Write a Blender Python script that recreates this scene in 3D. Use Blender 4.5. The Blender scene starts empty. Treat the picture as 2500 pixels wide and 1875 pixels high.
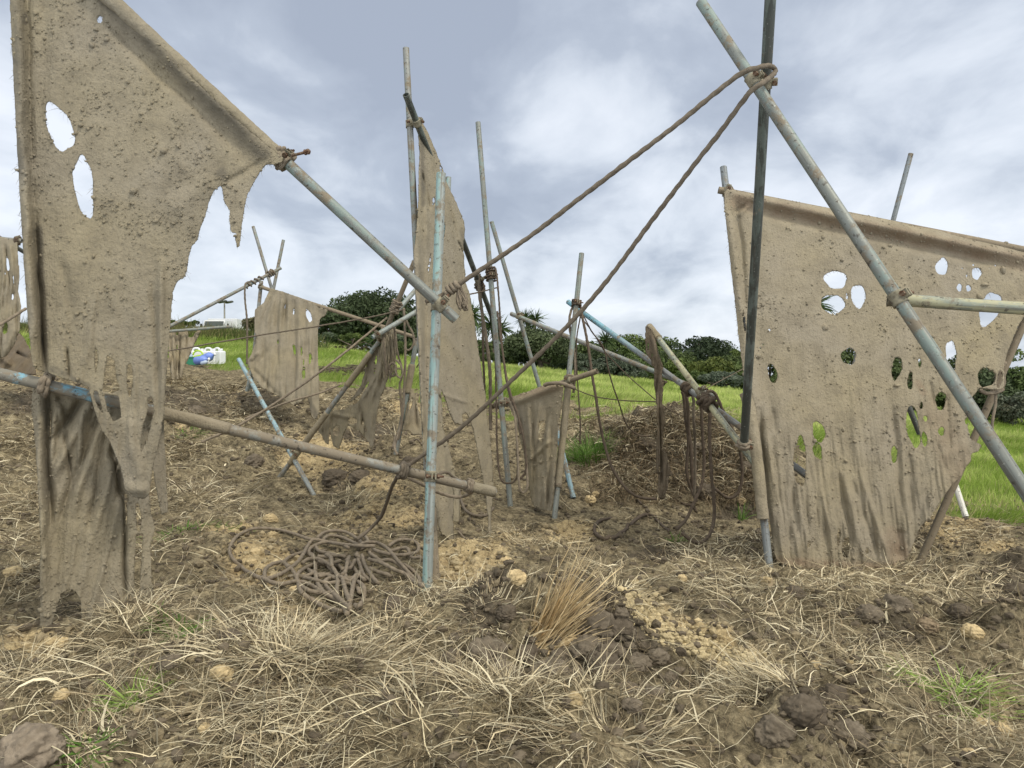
import bpy, math, random
import numpy as np
from mathutils import Vector, Matrix
random.seed(7); RNG = np.random.default_rng(11)
SC = bpy.context.scene
R = math.radians

# ------------------------------------------------------------------ camera, sky, sun, exposure
F = 1800.0; TILT = math.atan(37.5/F); CAMZ = 1.15
cam_d = bpy.data.cameras.new('camera'); cam = bpy.data.objects.new('camera', cam_d)
SC.collection.objects.link(cam); SC.camera = cam
cam.location = (0, 0, CAMZ); cam.rotation_euler = (R(90)-TILT, 0, 0)
cam_d.sensor_width = 36.0; cam_d.lens = 36.0*F/2500.0; cam_d.clip_end = 3000; cam_d.clip_start = 0.05

SUN_AZ, SUN_EL = R(128), R(50)       # azimuth from +Y clockwise
def setup_world():
    w = bpy.data.worlds.new('World'); SC.world = w; w.use_nodes = True
    nt = w.node_tree; nt.nodes.clear(); N = nt.nodes.new; L = nt.links.new
    out = N('ShaderNodeOutputWorld')
    sky = N('ShaderNodeTexSky'); sky.sky_type = 'NISHITA'; sky.sun_disc = False
    sky.sun_elevation = SUN_EL; sky.sun_rotation = SUN_AZ
    b1 = N('ShaderNodeBackground'); b1.inputs[1].default_value = 0.10
    L(sky.outputs[0], b1.inputs[0])
    tc = N('ShaderNodeTexCoord'); sep = N('ShaderNodeSeparateXYZ'); L(tc.outputs['Generated'], sep.inputs[0])
    def M(op, a, b=None, c=None):
        m = N('ShaderNodeMath'); m.operation = op
        for i, v in enumerate((a, b, c)):
            if v is None: continue
            if isinstance(v, (int, float)): m.inputs[i].default_value = v
            else: L(v, m.inputs[i])
        return m.outputs[0]
    zz = M('ADD', M('MAXIMUM', sep.outputs[2], 0.0), 0.30)
    comb = N('ShaderNodeCombineXYZ')
    L(M('DIVIDE', sep.outputs[0], zz), comb.inputs[0]); L(M('DIVIDE', sep.outputs[1], zz), comb.inputs[1])
    def noise(scale, det, rough, off, dist=0.3):
        mp = N('ShaderNodeMapping'); mp.inputs['Location'].default_value = off
        mp.inputs['Scale'].default_value = (1.0, 0.75, 1.0)
        L(comb.outputs[0], mp.inputs[0])
        n = N('ShaderNodeTexNoise'); n.inputs['Scale'].default_value = scale; n.inputs['Detail'].default_value = det
        n.inputs['Roughness'].default_value = rough; n.inputs['Distortion'].default_value = dist
        L(mp.outputs[0], n.inputs['Vector']); return n.outputs['Fac']
    n1 = noise(1.15, 5, 0.5, (3.1, 1.7, 0)); n2 = noise(3.2, 6, 0.55, (7.7, 2.2, 0)); n3 = noise(0.8, 2, 0.5, (1.4, 9.1, 0))
    # a few named bright breaks in the cloud: direction, sharpness, gain
    def lobe(px, py, k, g):
        d = Vector(((px-1250)/F, 1.0, -(py-937.5)/F - 0.0208)).normalized()
        v = N('ShaderNodeVectorMath'); v.operation = 'DOT_PRODUCT'; v.inputs[1].default_value = d
        L(tc.outputs['Generated'], v.inputs[0])
        return M('MULTIPLY', M('POWER', M('MAXIMUM', v.outputs['Value'], 0.0), k), g)
    base = M('ADD', M('MULTIPLY', n1, 0.85), M('MULTIPLY', n2, 0.92)); base = M('SUBTRACT', base, 0.30)
    base = M('ADD', base, M('MULTIPLY', M('SUBTRACT', 0.30, M('MINIMUM', sep.outputs[2], 0.6)), 0.55))
    for a in ((880, 420, 420, .20), (1450, 300, 160, .16), (620, 620, 130, .12), (1800, 640, 200, .14), (2350, 250, 60, .12),
              (1050, 170, 60, -.12), (1250, 480, 160, -.10), (950, 60, 50, -.12), (1560, 420, 300, .06), (2050, 420, 120, -.05), (20, 330, 60, .30), (300, 480, 120, .12)):
        base = M('ADD', base, lobe(*a))
    ramp = N('ShaderNodeValToRGB'); L(base, ramp.inputs[0])
    e = ramp.color_ramp.elements
    e[0].position = 0.40; e[0].color = (.350, .395, .480, 1)
    e[1].position = 0.88; e[1].color = (.78, .82, .885, 1)
    x = e.new(0.55); x.color = (.43, .48, .565, 1)
    x = e.new(0.70); x.color = (.62, .67, .745, 1)
    # the cloud deck is brighter on the side the sun is on, behind the camera
    bright = M('ADD', 1.0, M('MULTIPLY', M('MAXIMUM', M('MULTIPLY', sep.outputs[1], -1.0), 0.0), 1.1))
    bright = M('MULTIPLY', bright, M('ADD', 1.0, M('MULTIPLY', M('MAXIMUM', M('SUBTRACT', sep.outputs[2], 0.5), 0.0), 1.6)))
    neutral = N('ShaderNodeMix'); neutral.data_type = 'RGBA'
    cl = N('ShaderNodeClamp'); L(M('ADD', M('MULTIPLY', sep.outputs[1], -1.2), M('MULTIPLY', M('SUBTRACT', sep.outputs[2], 0.52), 3.0)), cl.inputs[0])
    L(cl.outputs[0], neutral.inputs[0]); L(ramp.outputs[0], neutral.inputs[6]); neutral.inputs[7].default_value = (.74, .72, .66, 1)
    b2 = N('ShaderNodeBackground'); L(neutral.outputs[2], b2.inputs[0]); L(bright, b2.inputs[1])
    mix = N('ShaderNodeMixShader'); mix.inputs[0].default_value = 0.88
    L(b1.outputs[0], mix.inputs[1]); L(b2.outputs[0], mix.inputs[2]); L(mix.outputs[0], out.inputs[0])
setup_world()
sl = bpy.data.lights.new('sun', 'SUN'); sl.energy = 1.75; sl.angle = R(12); sl.color = (1.0, .92, .80)
sun = bpy.data.objects.new('sun', sl); SC.collection.objects.link(sun)
sd = Vector((math.sin(SUN_AZ)*math.cos(SUN_EL), math.cos(SUN_AZ)*math.cos(SUN_EL), math.sin(SUN_EL)))
sun.rotation_euler = sd.to_track_quat('Z', 'Y').to_euler(); sun.location = sd*30
vs = SC.view_settings; vs.view_transform = 'Standard'; vs.look = 'None'; vs.exposure = 0.32; vs.gamma = 1.0

# ------------------------------------------------------------------ helpers
ct, st = math.cos(TILT), math.sin(TILT)
def P(px, py, d):
    """a point seen at photo pixel (px, py) and d metres ahead"""
    px = np.asarray(px, float); py = np.asarray(py, float); d = np.asarray(d, float)
    a = (px-1250)/F; b = -(py-937.5)/F
    return np.stack([d*a, d*(ct+b*st), CAMZ+d*(-st+b*ct)], -1)
def V(px, py, d): return Vector(P(px, py, d).tolist())
def proj(p):
    x, y, z = p[..., 0], p[..., 1], p[..., 2]-CAMZ
    d = y*ct-z*st; up = y*st+z*ct
    return 1250+F*x/d, 937.5-F*up/d, d
def mesh_np(name, v, quads=None, tris=None, col=None, smooth=True, attrs=None):
    me = bpy.data.meshes.new(name)
    v = np.ascontiguousarray(v, np.float32).reshape(-1, 3)
    me.vertices.add(len(v)); me.vertices.foreach_set('co', v.ravel())
    parts = []; tot = []
    if quads is not None and len(quads): q = np.asarray(quads, np.int32).reshape(-1, 4); parts.append(q.ravel()); tot += [np.full(len(q), 4, np.int32)]
    if tris is not None and len(tris): t = np.asarray(tris, np.int32).reshape(-1, 3); parts.append(t.ravel()); tot += [np.full(len(t), 3, np.int32)]
    idx = np.concatenate(parts); tot = np.concatenate(tot)
    me.loops.add(len(idx)); me.loops.foreach_set('vertex_index', idx)
    me.polygons.add(len(tot)); start = np.concatenate([[0], np.cumsum(tot)[:-1]]).astype(np.int32)
    me.polygons.foreach_set('loop_start', start); me.polygons.foreach_set('loop_total', tot)
    me.polygons.foreach_set('use_smooth', np.full(len(tot), smooth, bool))
    me.update(calc_edges=True)
    if col is not None:
        c = np.ones((len(v), 4), np.float32); c[:, :3] = col
        a = me.color_attributes.new('Col', 'FLOAT_COLOR', 'POINT'); a.data.foreach_set('color', c.ravel())
    for k, val in (attrs or {}).items():
        a = me.attributes.new(k, 'FLOAT', 'POINT'); a.data.foreach_set('value', np.asarray(val, np.float32).ravel())
    return me
def tag(o, label=None, cat=None, group=None, kind=None):
    if label: o['label'] = label
    if cat: o['category'] = cat
    if group: o['group'] = group
    if kind: o['kind'] = kind
    return o
def link(name, me, mat, parent=None, loc=None):
    o = bpy.data.objects.new(name, me); SC.collection.objects.link(o)
    if mat: me.materials.append(mat)
    if parent: o.parent = parent
    if loc is not None: o.location = loc
    return o
def empty(name, loc):
    o = bpy.data.objects.new(name, None); SC.collection.objects.link(o); o.location = loc; o.empty_display_size = .1
    return o

# numpy noise
def _h(ix, iy, s):
    v = np.sin(ix*127.1+iy*311.7+s*74.7)*43758.5453
    return v-np.floor(v)
def vnoise(x, y, s=0):
    ix = np.floor(x); iy = np.floor(y); fx = x-ix; fy = y-iy
    fx = fx*fx*(3-2*fx); fy = fy*fy*(3-2*fy)
    a = _h(ix, iy, s); b = _h(ix+1, iy, s); c = _h(ix, iy+1, s); d = _h(ix+1, iy+1, s)
    return (a+(b-a)*fx)*(1-fy)+(c+(d-c)*fx)*fy-.5
def fbm(x, y, s=0, o=4, g=.5):
    r = 0; a = 1
    for i in range(o): r = r+a*vnoise(x, y, s+i*3.3); x = x*2.03+5.1; y = y*2.03+1.7; a *= g
    return r
def worley(x, y, s=0):
    ix = np.floor(x); iy = np.floor(y); best = np.full(np.shape(x), 9.0); rr = np.zeros(np.shape(x))
    for dx in (-1, 0, 1):
        for dy in (-1, 0, 1):
            cx = ix+dx; cy = iy+dy
            px = cx+_h(cx, cy, s+1); py = cy+_h(cx, cy, s+2)
            d = np.hypot(x-px, y-py); rad = _h(cx, cy, s+5)
            m = d < best; best = np.where(m, d, best); rr = np.where(m, rad, rr)
    return best, rr
def lumps(x, y, scale, s=0, keep=.7):
    d, r = worley(x/scale, y/scale, s)
    rad = .25+.4*r
    h = np.sqrt(np.clip(rad*rad-d*d, 0, None))*scale
    return np.where(r < keep, h, 0)

# ------------------------------------------------------------------ materials
def mat(name, rough=.9):
    m = bpy.data.materials.new(name); m.use_nodes = True
    b = m.node_tree.nodes['Principled BSDF']; b.inputs['Roughness'].default_value = rough
    b.inputs['Specular IOR Level'].default_value = .25
    return m, m.node_tree, b
class NT:
    def __init__(s, nt): s.nt = nt
    def n(s, t, **kw):
        x = s.nt.nodes.new(t)
        for k, v in kw.items(): setattr(x, k, v)
        return x
    def l(s, a, b): s.nt.links.new(a, b)
    def coord(s, scale=(1, 1, 1), kind='Object'):
        tc = s.n('ShaderNodeTexCoord'); mp = s.n('ShaderNodeMapping'); mp.inputs['Scale'].default_value = scale
        s.l(tc.outputs[kind], mp.inputs[0]); return mp.outputs[0]
    def noise(s, vec, scale, det=5, rough=.55, dist=0):
        x = s.n('ShaderNodeTexNoise'); x.inputs['Scale'].default_value = scale; x.inputs['Detail'].default_value = det
        x.inputs['Roughness'].default_value = rough; x.inputs['Distortion'].default_value = dist
        s.l(vec, x.inputs['Vector']); return x.outputs['Fac']
    def vor(s, vec, scale, feat='F1', out='Distance'):
        x = s.n('ShaderNodeTexVoronoi'); x.feature = feat; x.inputs['Scale'].default_value = scale
        s.l(vec, x.inputs['Vector']); return x.outputs[out]
    def ramp(s, fac, stops):
        x = s.n('ShaderNodeValToRGB'); e = x.color_ramp.elements
        while len(e) < len(stops): e.new(.5)
        for i, (p, c) in enumerate(stops):
            e[i].position = p; e[i].color = (c, c, c, 1) if isinstance(c, (int, float)) else (*c, 1)
        s.l(fac, x.inputs[0]); return x.outputs[0]
    def mix(s, fac, a, b, mode='MIX'):
        x = s.n('ShaderNodeMix'); x.data_type = 'RGBA'; x.blend_type = mode
        for i, v in ((0, fac), (6, a), (7, b)):
            if isinstance(v, (int, float)): x.inputs[i].default_value = v
            elif isinstance(v, tuple): x.inputs[i].default_value = (*v, 1)
            else: s.l(v, x.inputs[i])
        return x.outputs[2]
    def m(s, op, a, b):
        x = s.n('ShaderNodeMath'); x.operation = op; x.use_clamp = False
        for i, v in enumerate((a, b)):
            if isinstance(v, (int, float)): x.inputs[i].default_value = v
            else: s.l(v, x.inputs[i])
        return x.outputs[0]
    def attr(s, name):
        x = s.n('ShaderNodeAttribute'); x.attribute_name = name; return x
    def bump(s, h, strength, dist, b, prev=None):
        x = s.n('ShaderNodeBump'); x.inputs['Strength'].default_value = strength; x.inputs['Distance'].default_value = dist
        s.l(h, x.inputs['Height'])
        if prev is not None: s.l(prev, x.inputs['Normal'])
        if b is not None: s.l(x.outputs[0], b.inputs['Normal'])
        return x.outputs[0]

def mud_mat(name, base, dark, darken_col, bumpd=.009, translucent=.0):
    m, nt, b = mat(name, .92); g = NT(nt)
    c = g.coord()
    n1 = g.noise(c, 2.2, 4); n2 = g.noise(c, 9, 6, .6); n3 = g.noise(c, 60, 5, .6, .5)
    col = g.mix(g.ramp(n1, [(.35, 0.0), (.68, 1.0)]), base, tuple(x*y for x, y in zip(base, (1.06, 1.03, .88))))
    col = g.mix(g.ramp(n2, [(.42, 0.0), (.66, .55)]), col, dark)
    col = g.mix(g.ramp(n3, [(.56, 0.0), (.70, .55)]), col, dark)
    at = g.attr('darken')
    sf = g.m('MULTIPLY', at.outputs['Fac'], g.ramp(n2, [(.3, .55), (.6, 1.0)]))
    col = g.mix(sf, col, darken_col)
    g.l(col, b.inputs['Base Color'])
    wv = g.n('ShaderNodeVectorMath'); wv.operation = 'ADD'; nz = g.n('ShaderNodeTexNoise'); nz.inputs['Scale'].default_value = 14; g.l(c, nz.inputs['Vector'])
    sc_ = g.n('ShaderNodeVectorMath'); sc_.operation = 'SCALE'; sc_.inputs['Scale'].default_value = .05; g.l(nz.outputs['Color'], sc_.inputs[0]); g.l(c, wv.inputs[0]); g.l(sc_.outputs[0], wv.inputs[1])
    ck = g.ramp(g.vor(wv.outputs[0], 26, 'DISTANCE_TO_EDGE'), [(.0, 1.0), (.06, 0.0)])
    cm = g.ramp(g.noise(c, 3.1, 4, .6), [(.60, 0.0), (.68, 1.0)]); ck = g.m('MULTIPLY', ck, g.m('MULTIPLY', cm, .28))
    n5 = g.noise(c, 150, 3, .6); col = g.mix(g.ramp(n5, [(.58, 0.0), (.70, .45)]), col, dark)
    col = g.mix(g.m('MULTIPLY', ck, .7), col, dark); g.l(col, b.inputs['Base Color'])
    v = g.vor(c, 45); v2 = g.ramp(v, [(.0, 1.0), (.45, 0.0)])
    msk = g.ramp(g.noise(c, 7, 3, .6), [(.50, 0.0), (.68, .8)])
    lump = g.m('MULTIPLY', v2, msk)
    st2 = g.noise(g.coord((14, 14, 1.6)), 6, 4, .6)
    h = g.m('SUBTRACT', g.m('ADD', g.m('ADD', g.m('MULTIPLY', n3, 1.0), g.m('MULTIPLY', lump, .5)), g.m('ADD', g.m('MULTIPLY', st2, .8), g.m('MULTIPLY', n5, .35))), g.m('MULTIPLY', ck, .8))
    g.bump(h, .8, bumpd, b)
    return m
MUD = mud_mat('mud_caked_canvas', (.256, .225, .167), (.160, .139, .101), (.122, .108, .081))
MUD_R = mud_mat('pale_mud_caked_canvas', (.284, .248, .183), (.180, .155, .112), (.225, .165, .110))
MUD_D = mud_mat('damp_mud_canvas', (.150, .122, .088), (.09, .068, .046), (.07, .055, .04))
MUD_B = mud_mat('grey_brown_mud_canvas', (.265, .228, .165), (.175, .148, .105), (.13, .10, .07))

def rope_mat(name, base):
    m, nt, b = mat(name, .95); g = NT(nt); c = g.coord()
    n = g.noise(c, 35, 5, .65)
    g.l(g.mix(g.ramp(n, [(.35, 0.0), (.7, 1.0)]), tuple(x*.62 for x in base), base), b.inputs['Base Color'])
    g.bump(g.noise(c, 300, 3, .6), .7, .002, b); return m
ROPE = rope_mat('muddy_rope', (.180, .148, .108))
ROPE_L = rope_mat('pale_muddy_rope', (.255, .210, .152))
ROPE_D = rope_mat('dark_damp_rope', (.120, .092, .066))

def steel(name, base, paint, cover, mudc=.4, rough=.5, metal=.22, zfrom=None, side=0.0):
    """weathered scaffold tube: zinc, flaking paint, dried mud"""
    m, nt, b = mat(name, rough); g = NT(nt); c = g.coord((1, 1, .16)); c2 = g.coord()
    n1 = g.noise(c, 22, 5, .6, .4); n2 = g.noise(c2, 5, 5, .65); n3 = g.noise(c, 70, 4, .6)
    z = g.mix(n3, tuple(x*.72 for x in base), tuple(min(1, x*1.25) for x in base))
    sm = g.m('ADD', g.m('MULTIPLY', n1, .6), g.m('MULTIPLY', n2, .5))
    sx = g.n('ShaderNodeSeparateXYZ'); g.l(c2, sx.inputs[0])
    if side: sm = g.m('ADD', sm, g.m('MULTIPLY', sx.outputs[0], side))
    pf = g.ramp(sm, [(max(0.0, .66-cover*.32), 0.0), (max(0.02, .70-cover*.32), .9)])
    if zfrom:
        mr = g.n('ShaderNodeMapRange'); mr.inputs['From Min'].default_value = zfrom[0]; mr.inputs['From Max'].default_value = zfrom[1]
        g.l(g.m('ADD', sx.outputs[2], g.m('MULTIPLY', g.m('SUBTRACT', n2, .5), .5)), mr.inputs['Value']); pf = g.m('MULTIPLY', pf, mr.outputs[0])
    col = g.mix(pf, z, g.mix(g.ramp(n2, [(.4, 0.0), (.7, 1.0)]), paint, tuple(x*.72+.05 for x in paint)))
    n4 = g.noise(c2, 11, 6, .7)
    mf = g.ramp(n4, [(.70-mudc*.5, 0.0), (.78-mudc*.5, .9)])
    col = g.mix(mf, col, (.20, .165, .115))
    n5 = g.noise(c2, 42, 4, .6); col = g.mix(g.ramp(n5, [(.60, 0.0), (.66, .8)]), col, (.06, .052, .042))
    n6 = g.noise(g.coord((1, 1, .03)), 55, 3, .6); col = g.mix(g.ramp(n6, [(.58, 0.0), (.66, .55)]), col, (.09, .08, .065))
    n7 = g.noise(c2, 90, 3, .7); col = g.mix(g.ramp(n7, [(.64, 0.0), (.70, .6)]), col, (.42, .42, .38))
    g.l(col, b.inputs['Base Color'])
    g.l(g.m('MULTIPLY', g.m('SUBTRACT', 1.0, g.m('MAXIMUM', mf, pf)), metal), b.inputs['Metallic'])
    g.l(g.m('ADD', g.m('MULTIPLY', mf, .35), rough), b.inputs['Roughness'])
    g.bump(g.m('ADD', n4, g.m('MULTIPLY', n3, .4)), .45, .002, b)
    return m
GREY = steel('weathered_zinc_tube', (.23, .235, .215), (.20, .25, .22), .3, .42)
GREEN = steel('green_tinted_tube', (.200, .212, .190), (.20, .255, .225), .34, .36)
TEAL = steel('teal_painted_tube', (.27, .30, .28), (.25, .39, .37), .45, .38, side=6.0)
BLUE = steel('blue_painted_tube', (.24, .28, .28), (.19, .32, .37), .58, .48)
DARK = steel('dark_oxidised_tube', (.065, .07, .06), (.10, .12, .10), .35, .2)
SILV = steel('bright_zinc_tube', (.22, .24, .24), (.21, .24, .25), .2, .35)
YELL = steel('yellow_green_tube', (.28, .30, .24), (.40, .38, .23), .5, .35)
MUDP = steel('mud_coated_tube', (.30, .26, .18), (.28, .22, .145), .5, .7, .8, .02)
WHIT = steel('white_painted_post', (.4, .4, .36), (.7, .69, .62), .7, .35)
def rust_mat():
    m, nt, b = mat('rusty_clamp_steel', .8); g = NT(nt); c = g.coord()
    n = g.noise(c, 60, 5, .65)
    g.l(g.ramp(n, [(.3, (.045, .028, .02)), (.5, (.11, .055, .03)), (.68, (.20, .165, .115))]), b.inputs['Base Color'])
    g.bump(n, .6, .003, b); return m
RUST = rust_mat()
def clampband_mat():
    m, nt, b = mat('dusty_clamp_band', .75); g = NT(nt); c = g.coord()
    n = g.noise(c, 40, 5, .65)
    g.l(g.ramp(n, [(.3, (.09, .075, .055)), (.5, (.22, .20, .14)), (.7, (.30, .27, .19))]), b.inputs['Base Color'])
    g.bump(n, .6, .003, b); return m
BAND = clampband_mat()
def plain(name, c, rough=.6, spec=.3, var=.25, scale=20):
    m, nt, b = mat(name, rough); g = NT(nt); co = g.coord()
    n = g.noise(co, scale, 4, .6)
    g.l(g.mix(g.ramp(n, [(.35, 0.0), (.65, 1.0)]), tuple(x*(1-var) for x in c), c), b.inputs['Base Color'])
    b.inputs['Specular IOR Level'].default_value = spec
    return m
def vcol_mat(name, rough=.85, transl=0.0, noise=0.0, bump=0.0, nscale=60):
    m, nt, b = mat(name, rough); g = NT(nt)
    a = g.attr('Col').outputs['Color']
    if noise:
        n = g.noise(g.coord(), nscale, 4, .65); a = g.mix(g.ramp(n, [(.3, 0.0), (.7, noise)]), a, (.05, .038, .026))
        if bump: g.bump(n, .8, bump, b)
    g.l(a, b.inputs['Base Color'])
    b.inputs['Specular IOR Level'].default_value = .15
    if transl:
        t = g.n('ShaderNodeBsdfTranslucent'); g.l(a, t.inputs[0]); mx = g.n('ShaderNodeMixShader'); mx.inputs[0].default_value = transl
        out = [x for x in nt.nodes if x.type == 'OUTPUT_MATERIAL'][0]
        g.l(b.outputs[0], mx.inputs[1]); g.l(t.outputs[0], mx.inputs[2]); g.l(mx.outputs[0], out.inputs[0])
    return m
STRAW = vcol_mat('dry_straw', .8, .15); GRASS = vcol_mat('green_grass', .7, .35); LEAF = vcol_mat('leaves', .6, .2)
STONE = vcol_mat('earth_clods', .95, 0, .5, .006, 55)
BARK = plain('bark', (.16, .13, .10), .9, .1, .4, 15)

def ground_mat():
    m, nt, b = mat('dug_soil_and_grass', .97); g = NT(nt); c = g.coord()
    b.inputs['Specular IOR Level'].default_value = .1
    n0 = g.noise(c, 1.3, 5, .6); n1 = g.noise(c, 6, 6, .65); n2 = g.noise(c, 28, 6, .7, .6); n3 = g.noise(c, 120, 4, .65)
    soil = g.ramp(g.m('ADD', g.m('MULTIPLY', n1, .45), g.m('MULTIPLY', n2, .55)),
                  [(.38, (.045, .037, .024)), (.46, (.135, .112, .070)), (.54, (.255, .213, .132)), (.64, (.44, .37, .23))])
    clay = g.ramp(g.m('ADD', g.m('MULTIPLY', n1, .4), g.m('MULTIPLY', n2, .6)),
                  [(.32, (.17, .125, .070)), (.44, (.36, .275, .15)), (.56, (.53, .42, .235)), (.72, (.66, .54, .32))])
    wet = g.ramp(g.m('ADD', g.m('MULTIPLY', n1, .5), g.m('MULTIPLY', n2, .5)),
                  [(.38, (.036, .031, .023)), (.5, (.105, .088, .063)), (.66, (.20, .168, .12))])
    gr = g.ramp(g.m('ADD', g.m('MULTIPLY', n0, .5), g.m('MULTIPLY', n2, .5)), [(.35, (.10, .15, .028)), (.65, (.22, .29, .065))])
    jit = g.m('MULTIPLY', g.m('SUBTRACT', n2, .5), .9)
    def f(a): return g.ramp(g.m('ADD', g.attr(a).outputs['Fac'], jit), [(.35, 0.0), (.62, 1.0)])
    col = g.mix(f('wet'), soil, wet); col = g.mix(f('clay'), col, clay); col = g.mix(f('grass'), col, gr)
    col = g.mix(g.ramp(n3, [(.35, .35), (.55, 0.0)]), col, (.04, .03, .022))
    g.l(col, b.inputs['Base Color'])
    v = g.ramp(g.vor(c, 32), [(0.0, 1.0), (.6, 0.0)])
    h = g.m('ADD', g.m('ADD', n2, g.m('MULTIPLY', n3, .35)), g.m('MULTIPLY', v, .5))
    g.bump(h, .9, .022, b)
    return m
SOIL = ground_mat()

# ------------------------------------------------------------------ terrain
CTRL = [ # px, py, distance
 (50,1000,9),(50,1200,6.3),(50,1400,3.95),(0,1600,2.7),(0,1800,2.05),(300,1500,3.15),(110,1520,3.0),(300,1700,2.3),(600,1600,2.6),(700,1800,2.0),
 (600,1300,5.0),(700,1400,3.95),(700,1250,5.8),(767,1212,7.0),(680,1168,7.5),(1044,1447,3.5),(1000,1350,4.5),(1250,1400,4.1),(1250,1500,3.05),(1250,1600,2.5),
 (1250,1875,1.78),(1600,1500,3.2),(1600,1700,2.25),(2000,1500,3.35),(2000,1700,2.3),(2400,1800,2.1),(2400,1420,4.2),(2480,1600,2.8),(2236,1388,4.9),(1882,1370,4.62),
 (1650,1350,5.0),(1450,1300,5.8),(1355,1268,6.4),(1248,1230,6.5),(900,1180,7.0),(500,1200,6.4),(450,1100,8.3),(300,1100,8.2),(900,1080,8.8),(1100,1100,8.6),
 (1400,1210,7.1),(1600,1235,7.0),(1800,1245,6.9),(1600,1010,9.0),(1750,1030,8.8),(1870,1060,8.4),(1500,1040,9.3),(1420,1010,10.2),(1300,990,10.5),(1200,985,10.8),
 (1000,960,11.5),(850,950,11.5),(650,945,11.8),(450,940,11.5),(300,930,11.5),(100,950,10.5),(520,882,16),(700,860,18),(600,838,21),(300,850,19),
 (500,809,27),(300,801,27),(680,814,28),(780,850,27),(900,868,28),(1000,875,28),(1250,893,28),(1500,925,28),(1800,958,28),(2100,992,28),(2500,1043,26),
 (1250,935,17),(1600,970,15),(2000,1070,12),(2350,1262,7.0),(2500,1288,6.4),(2400,1130,11),(2500,1120,13),(2150,1180,8.5),(1950,1150,8),(2300,1330,5.6),(2480,1350,5.0)]
AN = [(-3,.3,.1),(0,.3,.12),(3,.3,.05),(-2,-1,.1),(2,-1,.05),(-8,4,.1),(-12,10,1.0),(-25,18,2.3),(-45,30,3.2),(7,3,-.15),(12,8,-.45),(25,18,-1.5),(45,30,-2.4),
      (-80,60,3.2),(-22,60,2.4),(0,60,.3),(20,60,-.8),(45,60,-2.6),(90,60,-4),(-300,400,1),(0,400,-4),(300,400,-12)]
def uv_(x, y): q = np.maximum(y, -1.0)+1.25; return 1.5*x/q, np.log(q)
cp = np.array([P(*c) for c in CTRL]+[np.array(a, float) for a in AN])
cu, cv = uv_(cp[:, 0], cp[:, 1])
def tk(r2): return .5*r2*np.log(r2+1e-9)
Kmat = tk((cu[:, None]-cu)**2+(cv[:, None]-cv)**2)+np.eye(len(cu))*.004
Amat = np.block([[Kmat, np.stack([np.ones_like(cu), cu, cv], 1)], [np.stack([np.ones_like(cu), cu, cv]), np.zeros((3, 3))]])
sol = np.linalg.solve(Amat, np.concatenate([cp[:, 2], np.zeros(3)]))
def base_h(x, y):
    u, v = uv_(x, y); r = sol[-3]+sol[-2]*u+sol[-1]*v
    for i in range(len(cu)): r = r+sol[i]*tk((u-cu[i])**2+(v-cv[i])**2)
    return r
rowsY = np.concatenate([np.linspace(-1.1, 1.15, 30)[:-1], np.geomspace(1.15, 9, 520)[:-1], np.geomspace(9, 40, 230)[:-1], np.geomspace(40, 700, 60)])
colsA = np.concatenate([np.linspace(-1.7, -.74, 60)[:-1], np.linspace(-.74, .74, 820), np.linspace(.74, 1.7, 60)[1:]])
GA, GY = np.meshgrid(colsA, rowsY); GX = GA*(GY+1.25)
HB = base_h(GX, GY)
gpx, gpy, _ = proj(np.stack([GX, np.maximum(GY, .4), HB], -1))
def blobs(lst, x=None, y=None):
    x = gpx if x is None else x; y = gpy if y is None else y; r = np.zeros(np.shape(x))
    for (a, b, sa, sb, v) in lst: r = np.maximum(r, v*np.exp(-((x-a)/sa)**2-((y-b)/sb)**2))
    return r
CLAY = [(640,1380,110,70,1),(560,1300,70,40,.9),(1150,1370,120,60,1),(1250,1330,120,40,.7),(950,1250,150,50,.7),(800,1120,130,60,.8),(930,1200,90,50,.7),
        (1555,1475,30,35,2),(1600,1515,42,34,2),(1660,1550,55,36,2),(1725,1590,60,34,2),(1800,1618,45,24,1.8),(100,1560,110,35,.6),(60,900,60,40,.7),(2330,1290,70,40,.9),(2440,1330,60,40,.7),
        (1370,1300,120,35,.6),(1050,1450,90,30,.6),(1000,1000,80,60,.5),(2450,1700,60,120,.6),(700,1480,60,30,.6),(1900,1320,60,60,.4),(450,1060,50,30,.4),(560,1000,40,30,.5)]
WET = [(1450,1520,130,70,1),(1500,1620,180,70,1),(1180,1560,90,60,.9),(2000,1750,110,110,1),(2470,1440,60,90,1.1),(700,900,50,60,.8),(1660,1120,230,90,1.1),(620,1000,150,40,.8),(900,1060,110,30,.7),(420,980,120,40,.7),(1350,1650,250,60,.7),(1820,1235,90,18,1.2),
       (450,1000,120,60,.6),(60,1000,80,60,.7),(140,1480,80,40,.6),(900,1100,60,30,.5),(2200,1550,120,60,.6),(2250,1300,80,30,.8),(350,1620,200,30,.5),(830,1165,60,25,.9),(1850,1330,60,25,.7),(1600,1345,90,15,.8),(60,1800,120,60,.3)]
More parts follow.
